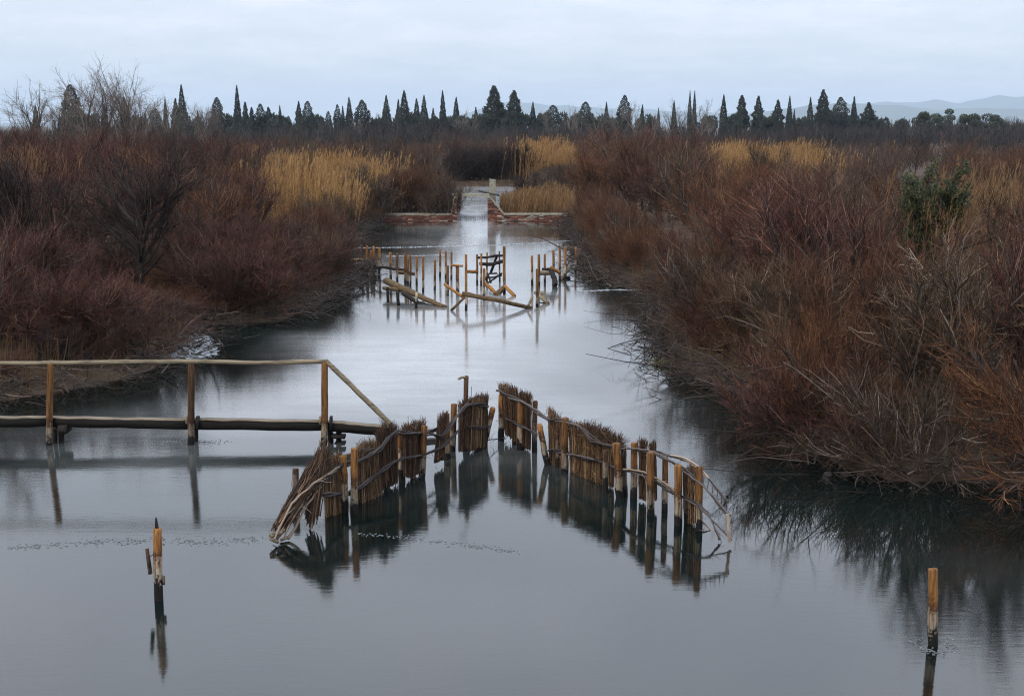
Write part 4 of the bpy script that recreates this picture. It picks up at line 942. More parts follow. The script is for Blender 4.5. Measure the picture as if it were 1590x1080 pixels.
# 2 the thicket behind
tries = 0; n_th = 0
while n_th < 200 and tries < 9000:
    tries += 1
    D = 20 + 112 * rs.random() ** 1.5; px = rs.uniform(-70, 1660); x = (px - CX) / FPX * (D * math.cos(PITCH) + 4 * math.sin(PITCH))
    s = float(shore(np.array([x]), np.array([D]))[0])
    if s < 0.9 or in_reeds(px, D): continue
    if 770 < px < 885 and 71 < D < 79: continue
    if 120 < px < 300 and 38 < D < 43: continue
    if 1380 < px < 1485 and 33 < D < 39: continue
    if not free(x, D, 1.25 + 0.012 * D): continue
    lim = CAMH - (top_limit(px, D) - HOR) / FPX * D - 0.35
    h = min(rs.uniform(2.6, 3.9) if D < 60 else rs.uniform(3.3, 4.6), lim * rs.uniform(0.85, 1.06) + (0.7 if rs.random() < 0.12 else 0))
    if h < 0.7: continue
    wd = max(h * rs.uniform(0.85, 1.2), 2.1); mt = pick_mat(px, D, rs)
    side = 'left' if x < X_at(735, D) else 'right'
    if 712 < px < 812 and D > 100: where = 'in the dark thicket beyond the pond'
    elif D > 66: where = 'in the far thicket on the %s, %s' % (side, span(px))
    else: where = 'in the thicket on the %s bank, %s' % (side, zone(D))
    put_shrub(x, D, h, wd, rs.uniform(0, 6.28), rs.choice(['fan', 'fan', 'broom']), rs.randrange(4), mt, '%s bare shrub %s' % (COLN[mt], where), '%s shrubs %s' % (COLN[mt], where))
    placed.append((x, D)); n_th += 1
for i in range(26):                                      # the thicket goes on beyond both sides of the picture
    right = i < 17; D = rs.uniform(20.5, 46) if right else rs.uniform(27, 50); px = rs.uniform(1640, 2000) if right else rs.uniform(-330, -60); x = X_at(px, D)
    if float(shore(np.array([x]), np.array([D]))[0]) < 0.7 or not free(x, D, 1.3): continue
    mt = 'tw_rust' if right else 'tw_purple'; placed.append((x, D))
    put_shrub(x, D, rs.uniform(2.2, 3.0), rs.uniform(2.4, 3.2), rs.uniform(0, 6.28), 'fan', i, mt, '%s bare shrub at the very %s edge of the thicket' % (COLN[mt], 'right' if right else 'left'), '%s shrubs at the very %s edge' % (COLN[mt], 'right' if right else 'left'))
# 3 dark bramble wall beyond the pond
for i in range(12):
    px = 690 + 130 * (i + 0.5) / 12 + rs.uniform(-4, 4); D = 114.5 + rs.uniform(0, 3); x = (px - CX) / FPX * D
    put_shrub(x, D, rs.uniform(2.6, 3.3), rs.uniform(2.6, 3.3), rs.uniform(0, 6.28), 'fan', i, 'tw_dark', 'dark bare shrub in the dark thicket beyond the pond', 'dark shrubs in the dark thicket beyond the pond')
for i in range(9):
    px = rs.uniform(400, 625); D = rs.uniform(66, 92); x = X_at(px, D)
    put_shrub(x, D, rs.uniform(2.2, 3.1), rs.uniform(1.6, 2.4), rs.uniform(0, 6.28), 'broom', i, 'tw_grey', 'grey-brown bare shrub growing among the golden reeds on the left', 'grey-brown shrubs among the golden reeds on the left')
for i in range(8):
    px = 812 + 11 * i + rs.uniform(-4, 4); D = rs.uniform(96, 111); x = X_at(px, D)
    if float(shore(np.array([x]), np.array([D]))[0]) < 0.3: x += 2.0
    mt = rs.choice(['tw_rust', 'tw_grey', 'tw_dark'])
    put_shrub(x, D, CAMH - (252 - HOR) / FPX * D - rs.uniform(.2, .8), rs.uniform(2.0, 3.0), rs.uniform(0, 6.28), 'fan', i, mt, '%s bare shrub at the right edge of the pond' % COLN[mt], '%s shrubs at the right edge of the pond' % COLN[mt])
# 4 shrubs standing right behind the sluice's left wall
for i in range(10):
    px = 588 + 116 * (i + 0.5) / 10; D = YW + 1.0 + rs.uniform(0, 3.0); x = X_at(px, D)
    if float(shore(np.array([x]), np.array([D]))[0]) < 0.15: D = YW + 0.9; x = min(X_at(px, D), xo0 - 0.7)
    mt = rs.choice(['tw_grey', 'tw_rust', 'tw_grey', 'tw_dark'])
    put_shrub(x, D, rs.uniform(1.9, 3.3), rs.uniform(1.5, 2.2), rs.uniform(0, 6.28), 'fan', i, mt, '%s bare shrub growing right behind the left wall of the sluice' % COLN[mt], '%s shrubs behind the left wall of the sluice' % COLN[mt])

for i, (px, hh) in enumerate([(668, 1.5), (684, 1.9), (698, 2.2), (703, 1.7)]):
    put_shrub(X_at(px, YW + .25), YW + 0.25, hh, 1.0, rs.uniform(0, 6.28), 'fan', i, 'tw_grey', 'grey-brown bare shrub hanging over the left pier of the sluice', 'grey-brown shrubs over the left pier of the sluice', z=0.3)
for i in range(42):
    px = rs.uniform(-60, 285) if i < 22 else rs.uniform(285, 440); D = rs.uniform(27, 37) if i < 22 else rs.uniform(34.8, 41); x = X_at(px, D)
    if float(shore(np.array([x]), np.array([D]))[0]) < 0.4: continue
    hh = min(rs.uniform(1.1, 2.1), CAMH - (top_limit(px, D) - HOR) / FPX * D - .3)
    if hh > .5: put_shrub(x, D, hh, rs.uniform(2.0, 2.8), rs.uniform(0, 6.28), 'fan', i, rs.choice(['tw_purple', 'tw_purple']), 'low purple-brown bare shrub %s the dark tree on the left bank' % ('in front of' if i < 22 else 'to the right of'), 'low shrubs near the dark tree on the left bank')

for i in range(14):
    px = 1130 + 26 * i + rs.uniform(-12, 12); D = rs.uniform(25, 35); x = X_at(px, D)
    if float(shore(np.array([x]), np.array([D]))[0]) < 0.6: continue
    hh = min(rs.uniform(1.8, 2.6), CAMH - (top_limit(px, D) - HOR) / FPX * D - .2); mt = rs.choice(['tw_grey', 'tw_rust'])
    put_shrub(x, D, hh, rs.uniform(2.2, 2.9), rs.uniform(0, 6.28), 'fan', i, mt, '%s bare shrub filling the middle of the right bank' % COLN[mt], '%s shrubs filling the middle of the right bank' % COLN[mt])

# ------------------------------------------------------------------ reeds and grass (nobody could count the stems)
def reeds(name, label, pts, h0, h1, rng, mat, plume=6, leaves=3, rad=0.007, wind=(0.12, 0, -0.05)):
    n = len(pts); acc = Acc()
    z = land(pts[:, 0], pts[:, 1]); P0 = np.c_[pts, z - 0.05]
    h = rng.uniform(h0, h1, n) * (0.86 + 0.16 * np.sin(pts[:, 0] * 0.9 + 2 * np.sin(pts[:, 1] * 0.45)) + 0.10 * np.sin(pts[:, 0] * 2.7 + pts[:, 1]))
    S = strands(rng, P0, rng.normal(0, 0.09, (n, 3)) * (1, 1, 0) + (0.03, 0, 1), h, 3, wind, 0.05)
    sh = rng.beta(2, 2, n)
    tubes(acc, S, taper(n, 4, rad, rad * 0.5), 3, sh)
    if leaves:
        m = n * leaves; p, d, si, tt = on(rng, S, m, 0.2, 0.9)
        az = rng.uniform(0, 6.28, m); D = np.stack([np.cos(az) * 0.7, np.sin(az) * 0.7, rng.uniform(0.3, 1.1, m)], -1)
        Q = strands(rng, p, D, rng.uniform(0.25, 0.6, m) * (h0 / 2.2), 2, (0.2, 0, -1.1), 0.1); tubes(acc, Q, taper(m, 3, rad * 0.9, 0.001), 3, np.clip(sh[si] + rng.normal(0, .15, m), 0, 1))
    if plume:
        m = n * plume; p, d, si, tt = on(rng, S, m, 0.90, 1.0)
        Q = strands(rng, p, d + rng.normal(0, 0.25, (m, 3)) + (0.25, 0, 0.3), rng.uniform(0.12, 0.28, m), 1, (0.5, 0, -0.5), 0.1); tubes(acc, Q, taper(m, 2, rad * 1.2, 0.002), 3, np.clip(sh[si] * 0.6 + 0.35 + rng.normal(0, .1, m), 0, 1))
    return link(name, acc.mesh(name, M[mat]), kind='stuff', label=label)
def bed(a, b, n0, f0, cnt, rng, margin=0.1):
    D = rng.uniform(n0, f0, cnt * 2); px = np.where(rng.random(cnt * 2) < .55, rng.uniform(a, b, cnt * 2), rng.normal((a + b) / 2, (b - a) * .36, cnt * 2)); px = np.where((px > 640) & (px < 775), px - 90, px); x = (px - CX) / FPX * (D * math.cos(PITCH) + 4 * math.sin(PITCH))
    keep = shore(x, D) > margin; clump = np.sin(x * 1.7 + np.sin(D * 1.1) * 2) + np.sin(D * 1.3 + x * 0.4) > rng.uniform(-2.4, 0.6, cnt * 2)
    return np.c_[x, D][keep & clump][:cnt]
g = np.random.default_rng(61)
reeds('reed_bed', 'golden reeds standing behind the shrubs on the left bank', bed(375, 625, 62, 100, 3700, g), 2.0, 3.1, g, 'reed_gold', 5, 2, 0.010)
reeds('reed_bed', 'golden reeds beyond the pond, right of the dark thicket', bed(806, 893, 113, 126, 1500, g), 2.6, 3.5, g, 'reed_gold', 5, 1, 0.012)
reeds('reed_bed', 'golden reeds in the far thicket on the right', bed(1103, 1266, 86, 112, 2800, g), 2.6, 3.4, g, 'reed_gold', 5, 1, 0.011)
reeds('reed_bed', 'brown reeds at the right edge behind the near shrubs', bed(1450, 1640, 33, 46, 1600, g), 2.4, 3.4, g, 'reed_brown', 6, 2, 0.007)
reeds('reed_bed', 'rusty reeds at the far left edge', bed(-40, 95, 60, 78, 1200, g), 2.6, 3.4, g, 'reed_brown', 5, 1, 0.009)
reeds('tall_grass', 'brown grass growing behind the right wall of the sluice', bed(772, 885, YW + 0.6, YW + 7, 1900, g), 0.6, 1.25, g, 'reed_brown', 2, 1, 0.010)
reeds('tall_grass', 'yellow grass around the dark tree on the left bank', bed(190, 300, 37.5, 42, 900, g), 0.7, 1.6, g, 'grass_dry', 0, 1, 0.007)
# undergrowth along both banks
D = g.uniform(20, 75, 60000); px = g.uniform(-80, 1680, 60000); x = (px - CX) / FPX * (D + .8); s = shore(x, D)
keep = (s > 0.0) & (s < 3.2) & ~((px > 580) & (px < 885) & (D > YW - 0.2)); pts = np.c_[x, D][keep][:7600]
reeds('undergrowth', 'dry brown undergrowth covering both banks', pts, 0.35, 1.0, g, 'grass_dry', 0, 1, 0.005)

# dead twigs and roots tangled along the waterline
def litter(name, label, W, rng, n):
    W = np.array(W); seg = np.linalg.norm(np.diff(W, axis=0), axis=1); c = np.r_[0, np.cumsum(seg)]
    u = rng.uniform(0, c[-1], n); p = np.stack([np.interp(u, c, W[:, 0]), np.interp(u, c, W[:, 1])], -1) + rng.normal(0, 0.36, (n, 2))
    z = np.maximum(land(p[:, 0], p[:, 1]), 0) + rng.uniform(0.0, 0.35, n)
    az = rng.uniform(0, 6.28, n); Dr = np.stack([np.cos(az), np.sin(az) - 0.3, rng.normal(0.0, 0.35, n)], -1)
    acc = Acc(); L = rng.gamma(2.0, 0.28, n) + 0.1
    Q = strands(rng, np.c_[p, z], Dr, L, 3, (0, 0, -0.12), 0.24); Q[:, :, 2] = np.maximum(Q[:, :, 2], -0.05)
    r0 = rng.gamma(1.6, 0.0042, n) + 0.003
    tubes(acc, Q, taper(n, 4, r0, r0 * 0.35), 3, rng.beta(0.9, 2.2, n))
    m = n; q, d, si, tt = on(rng, Q, m, 0.2, 1); T = strands(rng, q, d + rng.normal(0, .6, (m, 3)), rng.uniform(.08, .3, m), 1, (0, 0, .1), .2); T[:, :, 2] = np.maximum(T[:, :, 2], -0.05)
    tubes(acc, T, taper(m, 2, 0.003, 0.0012), 3, rng.beta(0.9, 2.2, m))
    link(name, acc.mesh(name, M['litter']), kind='stuff', label=label)
litter('dead_twigs', 'tangle of dead twigs along the waterline of the left bank', LBW[1:], g, 3300)
litter('dead_twigs', 'tangle of dead twigs along the waterline of the right bank', RBW[:-1], g, 4000)

# ------------------------------------------------------------------ trees
def bare_tree(label, px, D, topy, seed, bark='bark_grey', spread=0.45, name='bare_tree', group=None, trunk_r=0.10, dens=1.0, lean=0.0, low=0.25, base=None, twig=None):
    r = np.random.default_rng(seed); x = (px - CX) / FPX * D if base is None else base
    z = float(land(np.array([x]), np.array([D]))[0]) if D < 120 else 0.4
    H = CAMH + (HOR - topy) / FPX * D - z
    t = thing(name, label, 'tree', (x, D, z), group)
    A, B = Acc(), Acc()
    tr = strands(r, np.array([[0, 0, -0.1]]), np.array([[lean, 0, 1.0]]), np.array([H * 0.62]), 6, (-lean * 0.6, 0, 0.2), 0.06)
    tubes(A, tr, taper(1, 7, trunk_r, trunk_r * 0.35), 8, 0.1 if bark == 'bark' else 0.4)
    n1 = int(11 * dens) + 4; p, d, si, tt = on(r, tr, n1, low, 1.0); az = np.linspace(0, 6.28 * 3, n1) + r.normal(0, .4, n1)
    S1 = strands(r, p, np.stack([np.cos(az) * spread, np.sin(az) * spread, np.full(n1, 0.75)], -1), H * r.uniform(0.28, 0.52, n1) * (1.2 - 0.5 * tt), 6, (0, 0, 0.5), 0.11)
    tubes(A, S1, taper(n1, 7, trunk_r * 0.42, trunk_r * 0.08), 5, r.uniform(.0, .45, n1) if bark == 'bark' else r.uniform(.2, .8, n1))
    n2 = int(90 * dens); p, d, si, tt = on(r, S1, n2, 0.15, 1.0)
    S2 = strands(r, p, d + r.normal(0, 0.42, (n2, 3)), H * r.uniform(0.10, 0.22, n2), 4, (0, 0, 0.4), 0.14); tubes(A, S2, taper(n2, 5, trunk_r * 0.13, trunk_r * 0.04), 4, r.uniform(.2, .9, n2))
    n3 = int(700 * dens); p, d, si, tt = on(r, S2, n3, 0.1, 1.0)
    S3 = strands(r, p, d + r.normal(0, 0.5, (n3, 3)), H * r.uniform(0.04, 0.11, n3), 2, (0, 0, 0.3), 0.18); tubes(B, S3, taper(n3, 3, trunk_r * 0.055, trunk_r * 0.025), 3, r.uniform(0, 1, n3))
    n4 = int(1100 * dens); p, d, si, tt = on(r, S3, n4, 0.2, 1.0)
    S4_ = strands(r, p, d + r.normal(0, 0.5, (n4, 3)), H * r.uniform(0.02, 0.06, n4), 1, (0, 0, 0.2), 0.16); tubes(B, S4_, taper(n4, 2, trunk_r * 0.035, trunk_r * 0.018), 3, r.uniform(0, 1, n4))
    link('trunk', A.mesh('trunk', M[bark]), t); link('crown', B.mesh('crown', M[twig or bark]), t)
    return t
xt = X_at(209, G(209, 466)[1]); 
bare_tree('dark leafless tree with a leaning trunk on the left bank', 209, float(G(209, 466, 0.4)[1]), 205, 71, 'bark', 0.95, 'leaning_tree', None, 0.17, 2.2, 0.10, 0.12, None, 'tw_dark')
bare_tree('low dark tree leaning over the water right of the dark leaning tree', 300, 41.0, 300, 72, 'bark', 1.2, 'leaning_tree', None, 0.11, 1.3, 0.55, 0.1, None, 'tw_dark')
BG = [(62, 100, 128), (98, 104, 126), (140, 98, 112), (172, 102, 104), (194, 99, 97), (222, 108, 142), (262, 120, 146), (316, 150, 152), (330, 155, 160)]
BL = ['pale bare tree at the far left edge of the treeline', 'second pale bare tree from the left in the treeline', 'bare tree beside the broad dark cypress at the left', 'bare tree just left of the tallest bare one', 'tallest bare tree in the treeline, at the left',
      'lower bare tree right of the tallest bare one', 'bare tree behind the thin cypress at the left', 'small bare tree left of the lone stout cypress', 'thin bare tree touching the lone stout cypress']
for i, ((px, D, ty), lb) in enumerate(zip(BG, BL)):
    bare_tree(lb, px, D, ty, 200 + i, 'bark_grey', 0.42, 'bare_tree', 'bare trees of the treeline', 0.13, 1.1)
BF = [(560, 300, 178), (590, 320, 170), (715, 300, 168), (732, 310, 170), (850, 290, 163), (880, 300, 165), (892, 260, 160), (925, 240, 166), (955, 230, 160), (985, 240, 162), (1010, 230, 165), (1035, 240, 160), (1055, 250, 158), (1085, 220, 158), (1098, 230, 162)]
for i, (px, D, ty) in enumerate(BF):
    bare_tree('small distant bare tree among the cypresses, number %d from the left of those in the middle' % (i + 1) if False else ['first', 'second', 'third', 'fourth', 'fifth', 'sixth', 'seventh', 'eighth', 'ninth', 'tenth', 'eleventh', 'twelfth', 'thirteenth', 'fourteenth', 'fifteenth'][i] + ' from the left of the small bare trees among the middle cypresses',
              px, D, ty, 300 + i, 'bark_grey', 0.5, 'bare_tree', 'small bare trees among the cypresses', 0.15, 0.5)
# taller grey shrubs on the right, standing against the treeline
for i, (px, D, ty) in enumerate([(905, 92, 186), (945, 84, 200), (985, 88, 182), (1020, 80, 200), (1060, 90, 186), (1088, 82, 205), (1415, 120, 200), (1480, 70, 196), (355, 78, 198), (660, 92, 205), (700, 120, 196)]):
    bare_tree(['leftmost tall bare bush right of the far reeds', 'second tall bare bush right of the far reeds', 'third tall bare bush right of the far reeds', 'fourth tall bare bush right of the far reeds', 'fifth tall bare bush right of the far reeds', 'sixth tall bare bush, just left of the right-hand golden reeds',
               'reddish bush in front of the dark pines at the right', 'broad rusty bush standing under the dark pines at the right', 'tall bush left of the golden reeds on the left', 'tall bush right of the golden reeds on the left', 'bush against the cypresses above the dark thicket'][i],
              px, D, ty, 400 + i, 'bark', 0.8, 'bare_bush', None, 0.07, 1.3, 0.05, 0.05, None, 'tw_rust' if i in (6, 7) else 'tw_grey' if i % 2 else 'tw_purple')

# foliage trees: many small leaf sprays through the crown's volume
def sprays(acc, C, N_, size, rng, upb=0.5):
    n = len(C); u = norm(np.asarray(N_) + (0, 0, upb) + rng.normal(0, 0.35, (n, 3))); w = norm(np.cross(u, rng.normal(0, 1, (n, 3)))); v = np.cross(u, w)
    s = np.broadcast_to(size, (n,))[:, None]
    V = np.stack([C - w * s * .35 - v * .1 * s, C + w * s * .35 - v * .1 * s, C + u * s, C + v * s * .35], 1)
    i = np.arange(n)[:, None] * 4
    F = np.concatenate([i + [0, 1, 2], i + [1, 3, 2], i + [3, 0, 2]], 0)
    acc.add(V.reshape(-1, 3), F, np.repeat(rng.beta(1.6, 2.2, n), 4))
def cypress_mesh(kind, seed):
    """unit height; kinds: spire, cone, stout, ragged"""
    r = np.random.default_rng(seed); acc = Acc(); n = 3000
    z = r.uniform(0.03, 1.0, n)
    if kind == 'spire': prof = lambda q: np.minimum(1, (1 - q) * 1.7) ** 0.75 * np.minimum(1, q * 6) * 1.0
    elif kind == 'cone': prof = lambda q: (1 - q) ** 0.8 * np.minimum(1, q * 7) * 1.12
    elif kind == 'stout': prof = lambda q: np.minimum(1, (1 - q) * 3.0) ** 0.6 * np.minimum(1, q * 6) * 0.95
    else: prof = lambda q: np.minimum(1, (1 - q) * 1.9) ** 0.7 * np.minimum(1, q * 5) * 0.95
    az = r.uniform(0, 6.28, n); ph = r.uniform(0, 6.28, 6); am = {'spire': .12, 'cone': .16, 'stout': .2, 'ragged': .34}[kind]
    lump = 1 + am * (np.sin(az * 2 + z * 14 + ph[0]) * .5 + np.sin(az * 3 - z * 27 + ph[1]) * .4 + np.sin(z * 43 + az + ph[2]) * .5)
    rad = prof(z) * lump * np.sqrt(r.uniform(0.35, 1.0, n))
    C = np.stack([np.cos(az) * rad, np.sin(az) * rad, z], -1)
    C[:, 0] += 0.10 * np.sin(z * 3 + ph[4]) * z
    T = 11.0                                             # work in true proportions, squash back to unit height
    C[:, 2] *= T
    sprays(acc, C, np.stack([np.cos(az) * .5, np.sin(az) * .5, np.full(n, .9)], -1), (0.42 if kind != 'ragged' else 0.5) * r.uniform(.6, 1.4, n) * np.clip(1.25 - z, .35, 1), r, 0.4)
    acc.V[-1][:, 2] /= T
    return acc
CYM = {}
for kd in ('spire', 'cone', 'stout', 'ragged'):
    CYM[kd] = [cypress_mesh(kd, 500 + i + 7 * len(kd)).mesh('crown', M['cypress']) for i in range(3)]
atr = Acc(); timber(atr, [(0, 0, -0.01), (0, 0, 0.12), (0, 0, 0.5)], 0.018, 7, np.random.default_rng(2), shade=0.4); TRM = atr.mesh('trunk', M['bark'])
CYP = [(66, 165, 11, 'spire'), (102, 178, 9, 'cone'), (122, 134, 27, 'stout'), (171, 163, 16, 'cone'), (203, 153, 25, 'cone'), (234, 175, 12, 'cone'), (250, 170, 17, 'stout'), (265, 153, 8, 'spire'), (281, 155, 14, 'ragged'), (291, 134, 14, 'spire'),
       (314, 173, 10, 'cone'), (344, 153, 18, 'stout'), (375, 135, 11, 'spire'), (387, 160, 12, 'ragged'), (397, 168, 12, 'ragged'), (410, 163, 18, 'stout'), (422, 168, 16, 'ragged'), (440, 165, 8, 'spire'), (453, 181, 11, 'stout'), (469, 159, 11, 'ragged'),
       (483, 159, 18, 'stout'), (514, 174, 11, 'stout'), (528, 164, 12, 'stout'), (536, 166, 8, 'spire'), (546, 153, 12, 'spire'), (565, 157, 22, 'stout'), (603, 150, 14, 'spire'), (621, 156, 13, 'cone'), (631, 143, 18, 'spire'), (649, 155, 13, 'spire'),
       (661, 150, 13, 'spire'), (675, 169, 13, 'cone'), (689, 143, 11, 'spire'), (710, 153, 12, 'spire'), (740, 168, 14, 'cone'), (767, 136, 32, 'ragged'), (798, 143, 26, 'ragged'), (827, 160, 11, 'spire'), (857, 165, 25, 'stout'), (908, 160, 22, 'stout'),
       (939, 160, 9, 'spire'), (967, 150, 20, 'stout'), (994, 164, 12, 'cone'), (1019, 169, 9, 'cone'), (1043, 158, 9, 'spire'), (1067, 143, 7, 'spire'), (1074, 143, 7, 'spire'), (1119, 149, 12, 'spire'), (1146, 150, 20, 'ragged'), (1171, 151, 17, 'ragged'),
       (1202, 157, 18, 'ragged'), (1219, 151, 10, 'spire'), (1227, 171, 9, 'cone'), (1251, 153, 11, 'spire'), (1270, 142, 22, 'ragged'), (1297, 153, 24, 'stout'), (1318, 152, 15, 'cone'), (1340, 161, 25, 'ragged')]
ORD = ['first', 'second', 'third', 'fourth', 'fifth', 'sixth', 'seventh', 'eighth', 'ninth', 'tenth', 'eleventh', 'twelfth', 'thirteenth', 'fourteenth', 'fifteenth', 'sixteenth', 'seventeenth', 'eighteenth', 'nineteenth']
def ordinal(i):
    if i < 19: return ORD[i]
    tens = {2: 'twent', 3: 'thirt', 4: 'fort', 5: 'fift'}[(i + 1) // 10]
    return tens + 'ieth' if (i + 1) % 10 == 0 else tens + 'y-' + ORD[(i + 1) % 10 - 1]
DESC = {'spire': 'slim pointed', 'cone': 'conical', 'stout': 'stout round-topped', 'ragged': 'ragged broad'}
rc = random.Random(9)
for i, (px, ty, w, kd) in enumerate(CYP):
    D = 330 + rc.uniform(-25, 25); x = (px - CX) / FPX * D; H = CAMH + (HOR - ty) / FPX * D - 0.3; hw = w / 2 / FPX * D
    t = thing('cypress', '%s dark cypress on the horizon, %s cypress from the left' % (DESC[kd], ordinal(i)), 'cypress', (x, D, 0.35), 'cypresses along the horizon')
    t.scale = (hw * 1.12, hw * 1.12, H); t.rotation_euler = (0, 0, rc.uniform(0, 6.28))
    link('crown', rc.choice(CYM[kd]), t)
    tk = link('trunk', TRM, t); tk.scale = (H / hw * 0.8, H / hw * 0.8, 1)
# umbrella pines at the right
for i, (px, ty, w, D) in enumerate([(1424, 176, 34, 300), (1450, 171, 42, 310), (1500, 179, 40, 290), (1535, 180, 34, 300)]):
    r = np.random.default_rng(600 + i); x = (px - CX) / FPX * D; H = CAMH + (HOR - ty) / FPX * D; hw = w / 2 / FPX * D
    t = thing('pine_tree', ['round dark pine left of the tallest pine at the right', 'tallest broad dark pine of the right-hand clump', 'olive-tinged pine right of the tallest pine', 'low pine at the right edge of the picture'][i], 'pine', (x, D, 0.4), 'pines at the right')
    A = Acc(); timber(A, [(0, 0, -.2), (0.1, 0, H * .5), (0, 0, H * .8)], 0.22, 8, r, rtop=.1)
    for q in range(6): timber(A, [(0.05, 0, H * r.uniform(.35, .6)), (r.normal(0, hw * .5), r.normal(0, hw * .5), H * r.uniform(.7, .85))], 0.07, 5, r, rtop=.03)
    B = Acc()
    for q in range(16):
        c = np.array((r.normal(0, hw * .45), r.normal(0, hw * .45), H * r.uniform(.45, .9))); n = 230; v = norm(r.normal(0, 1, (n, 3))); k = hw * r.uniform(.28, .45)
        sprays(B, c + v * k * (1, 1, .65) * np.cbrt(r.uniform(.3, 1, n))[:, None], v, 0.32 * r.uniform(.6, 1.3, n), r, 0.4)
    link('trunk', A.mesh('trunk', M['bark']), t); link('crown', B.mesh('crown', M['pine']), t)

OAK = []
for q in range(3):
    r = np.random.default_rng(640 + q); A = Acc(); timber(A, [(0, 0, -.02), (0.02, 0, .3), (0, 0, .7)], 0.035, 7, r, rtop=.015); B = Acc()
    for w_ in range(15):
        c = np.array((r.normal(0, .26), r.normal(0, .26), r.uniform(.3, .86))); n = 170; v = norm(r.normal(0, 1, (n, 3)))
        sprays(B, c + v * r.uniform(.12, .24) * np.cbrt(r.uniform(.2, 1, n))[:, None], v, .09 * r.uniform(.6, 1.3, n), r, .4)
    OAK.append((A.mesh('trunk', M['bark']), B.mesh('crown', M['cypress'])))
OPX = [(148, 178), (224, 182), (306, 184), (359, 180), (432, 179), (447, 183), (500, 181), (588, 183), (641, 178), (668, 184), (700, 180), (724, 183), (752, 177), (783, 172), (813, 178), (842, 176), (884, 179), (925, 180), (953, 182), (1006, 181), (1096, 182), (1132, 179), (1186, 181), (1237, 183), (1284, 176), (1308, 180), (1357, 184), (1390, 186)]
for i, (px, ty) in enumerate(OPX):
    D = 340 + rc.uniform(-30, 20); x = (px - CX) / FPX * D; H = CAMH + (HOR - ty) / FPX * D - .3
    t = thing('evergreen_tree', 'low dark evergreen between the horizon cypresses, %s such tree from the left' % ordinal(i), 'tree', (x, D, .35), 'low evergreens between the cypresses')
    t.scale = (H * rc.uniform(.55, .95), H * .7, H); t.rotation_euler = (0, 0, rc.uniform(-.6, .6)); a_, b_ = rc.choice(OAK); link('trunk', a_, t); link('crown', b_, t)

# far scrub and woods: one mass along the plain
def scrub(name, label, n, px0, px1, D0, D1, h0, h1, mat, seed, rad):
    r = np.random.default_rng(seed); acc = Acc()
    D = r.uniform(D0, D1, n); x = (r.uniform(px0, px1, n) - CX) / FPX * D; h = r.uniform(h0, h1, n) * (0.8 + 0.3 * np.sin(x * 0.11 + 1) * np.sin(x * 0.037 + D * 0.05))
    m = 48 if D0 > 200 else 70; P = []; Dr = []; L = []
    for i in range(n):
        az = r.uniform(0, 6.28, m); ln = r.uniform(0, .9, m); q = r.uniform(0, .55, m) * h[i]
        P.append(np.stack([x[i] + r.normal(0, h[i] * .28, m), D[i] + r.normal(0, h[i] * .28, m), .4 + q], -1)); Dr.append(np.stack([np.cos(az) * np.sin(ln), np.sin(az) * np.sin(ln), np.cos(ln)], -1)); L.append((h[i] - q) * r.uniform(.45, 1.0, m))
    Q = strands(r, np.concatenate(P), np.concatenate(Dr), np.concatenate(L), 2, (0, 0, .3), .16)
    tubes(acc, Q, taper(len(Q), 3, rad, rad * .35), 3, r.uniform(0, 1, len(Q)))
    link(name, acc.mesh(name, M[mat]), kind='stuff', label=label)
scrub('far_scrub', 'greyish brown scrub covering the plain behind the banks', 330, -60, 1660, 118, 190, 2.6, 4.6, 'far_twig', 81, 0.034)
scrub('far_wood', 'dark leafless wood at the feet of the cypresses', 520, -60, 1660, 215, 335, 3.2, 6.6, 'far_dark', 82, 0.09)
scrub('far_wood', 'brown distant wood behind the pines at the right', 110, 1370, 1680, 360, 420, 6.0, 8.5, 'far_twig', 83, 0.1)

# ------------------------------------------------------------------ singled-out plants on the right bank
rng = np.random.default_rng(91)
Dg = 36.0; xg = X_at(1432, Dg); zg = float(land(np.array([xg]), np.array([Dg]))[0])
t = thing('evergreen_bush', 'dark green leafy bush among the brown shrubs at the right', 'bush', (xg, Dg, zg))
A = Acc(); B = Acc(); H = 3.55; n = 16
az = rng.uniform(0, 6.28, n); S0 = strands(rng, np.zeros((n, 3)), np.stack([np.cos(az) * .28, np.sin(az) * .28, np.ones(n)], -1), rng.uniform(.75, 1, n) * H, 6, (0, 0, .2), .06); tubes(A, S0, taper(n, 7, .03, .008), 5, .5)
m = 210; p, d, si, tt = on(rng, S0, m, .2, 1); S1 = strands(rng, p, d + rng.normal(0, .45, (m, 3)), rng.uniform(.25, .6, m), 3, (0, 0, .5), .12); tubes(A, S1, taper(m, 4, .008, .003), 4, .5)
n = 11000; p, d, si, tt = on(rng, np.concatenate([S1]), n, .05, 1); sprays(B, p + rng.normal(0, .07, (n, 3)), d + rng.normal(0, .5, (n, 3)), rng.uniform(.06, .12, n), rng, .3)
link('stems', A.mesh('stems', M['bark']), t); link('leaves', B.mesh('leaves', M['evergreen']), t)
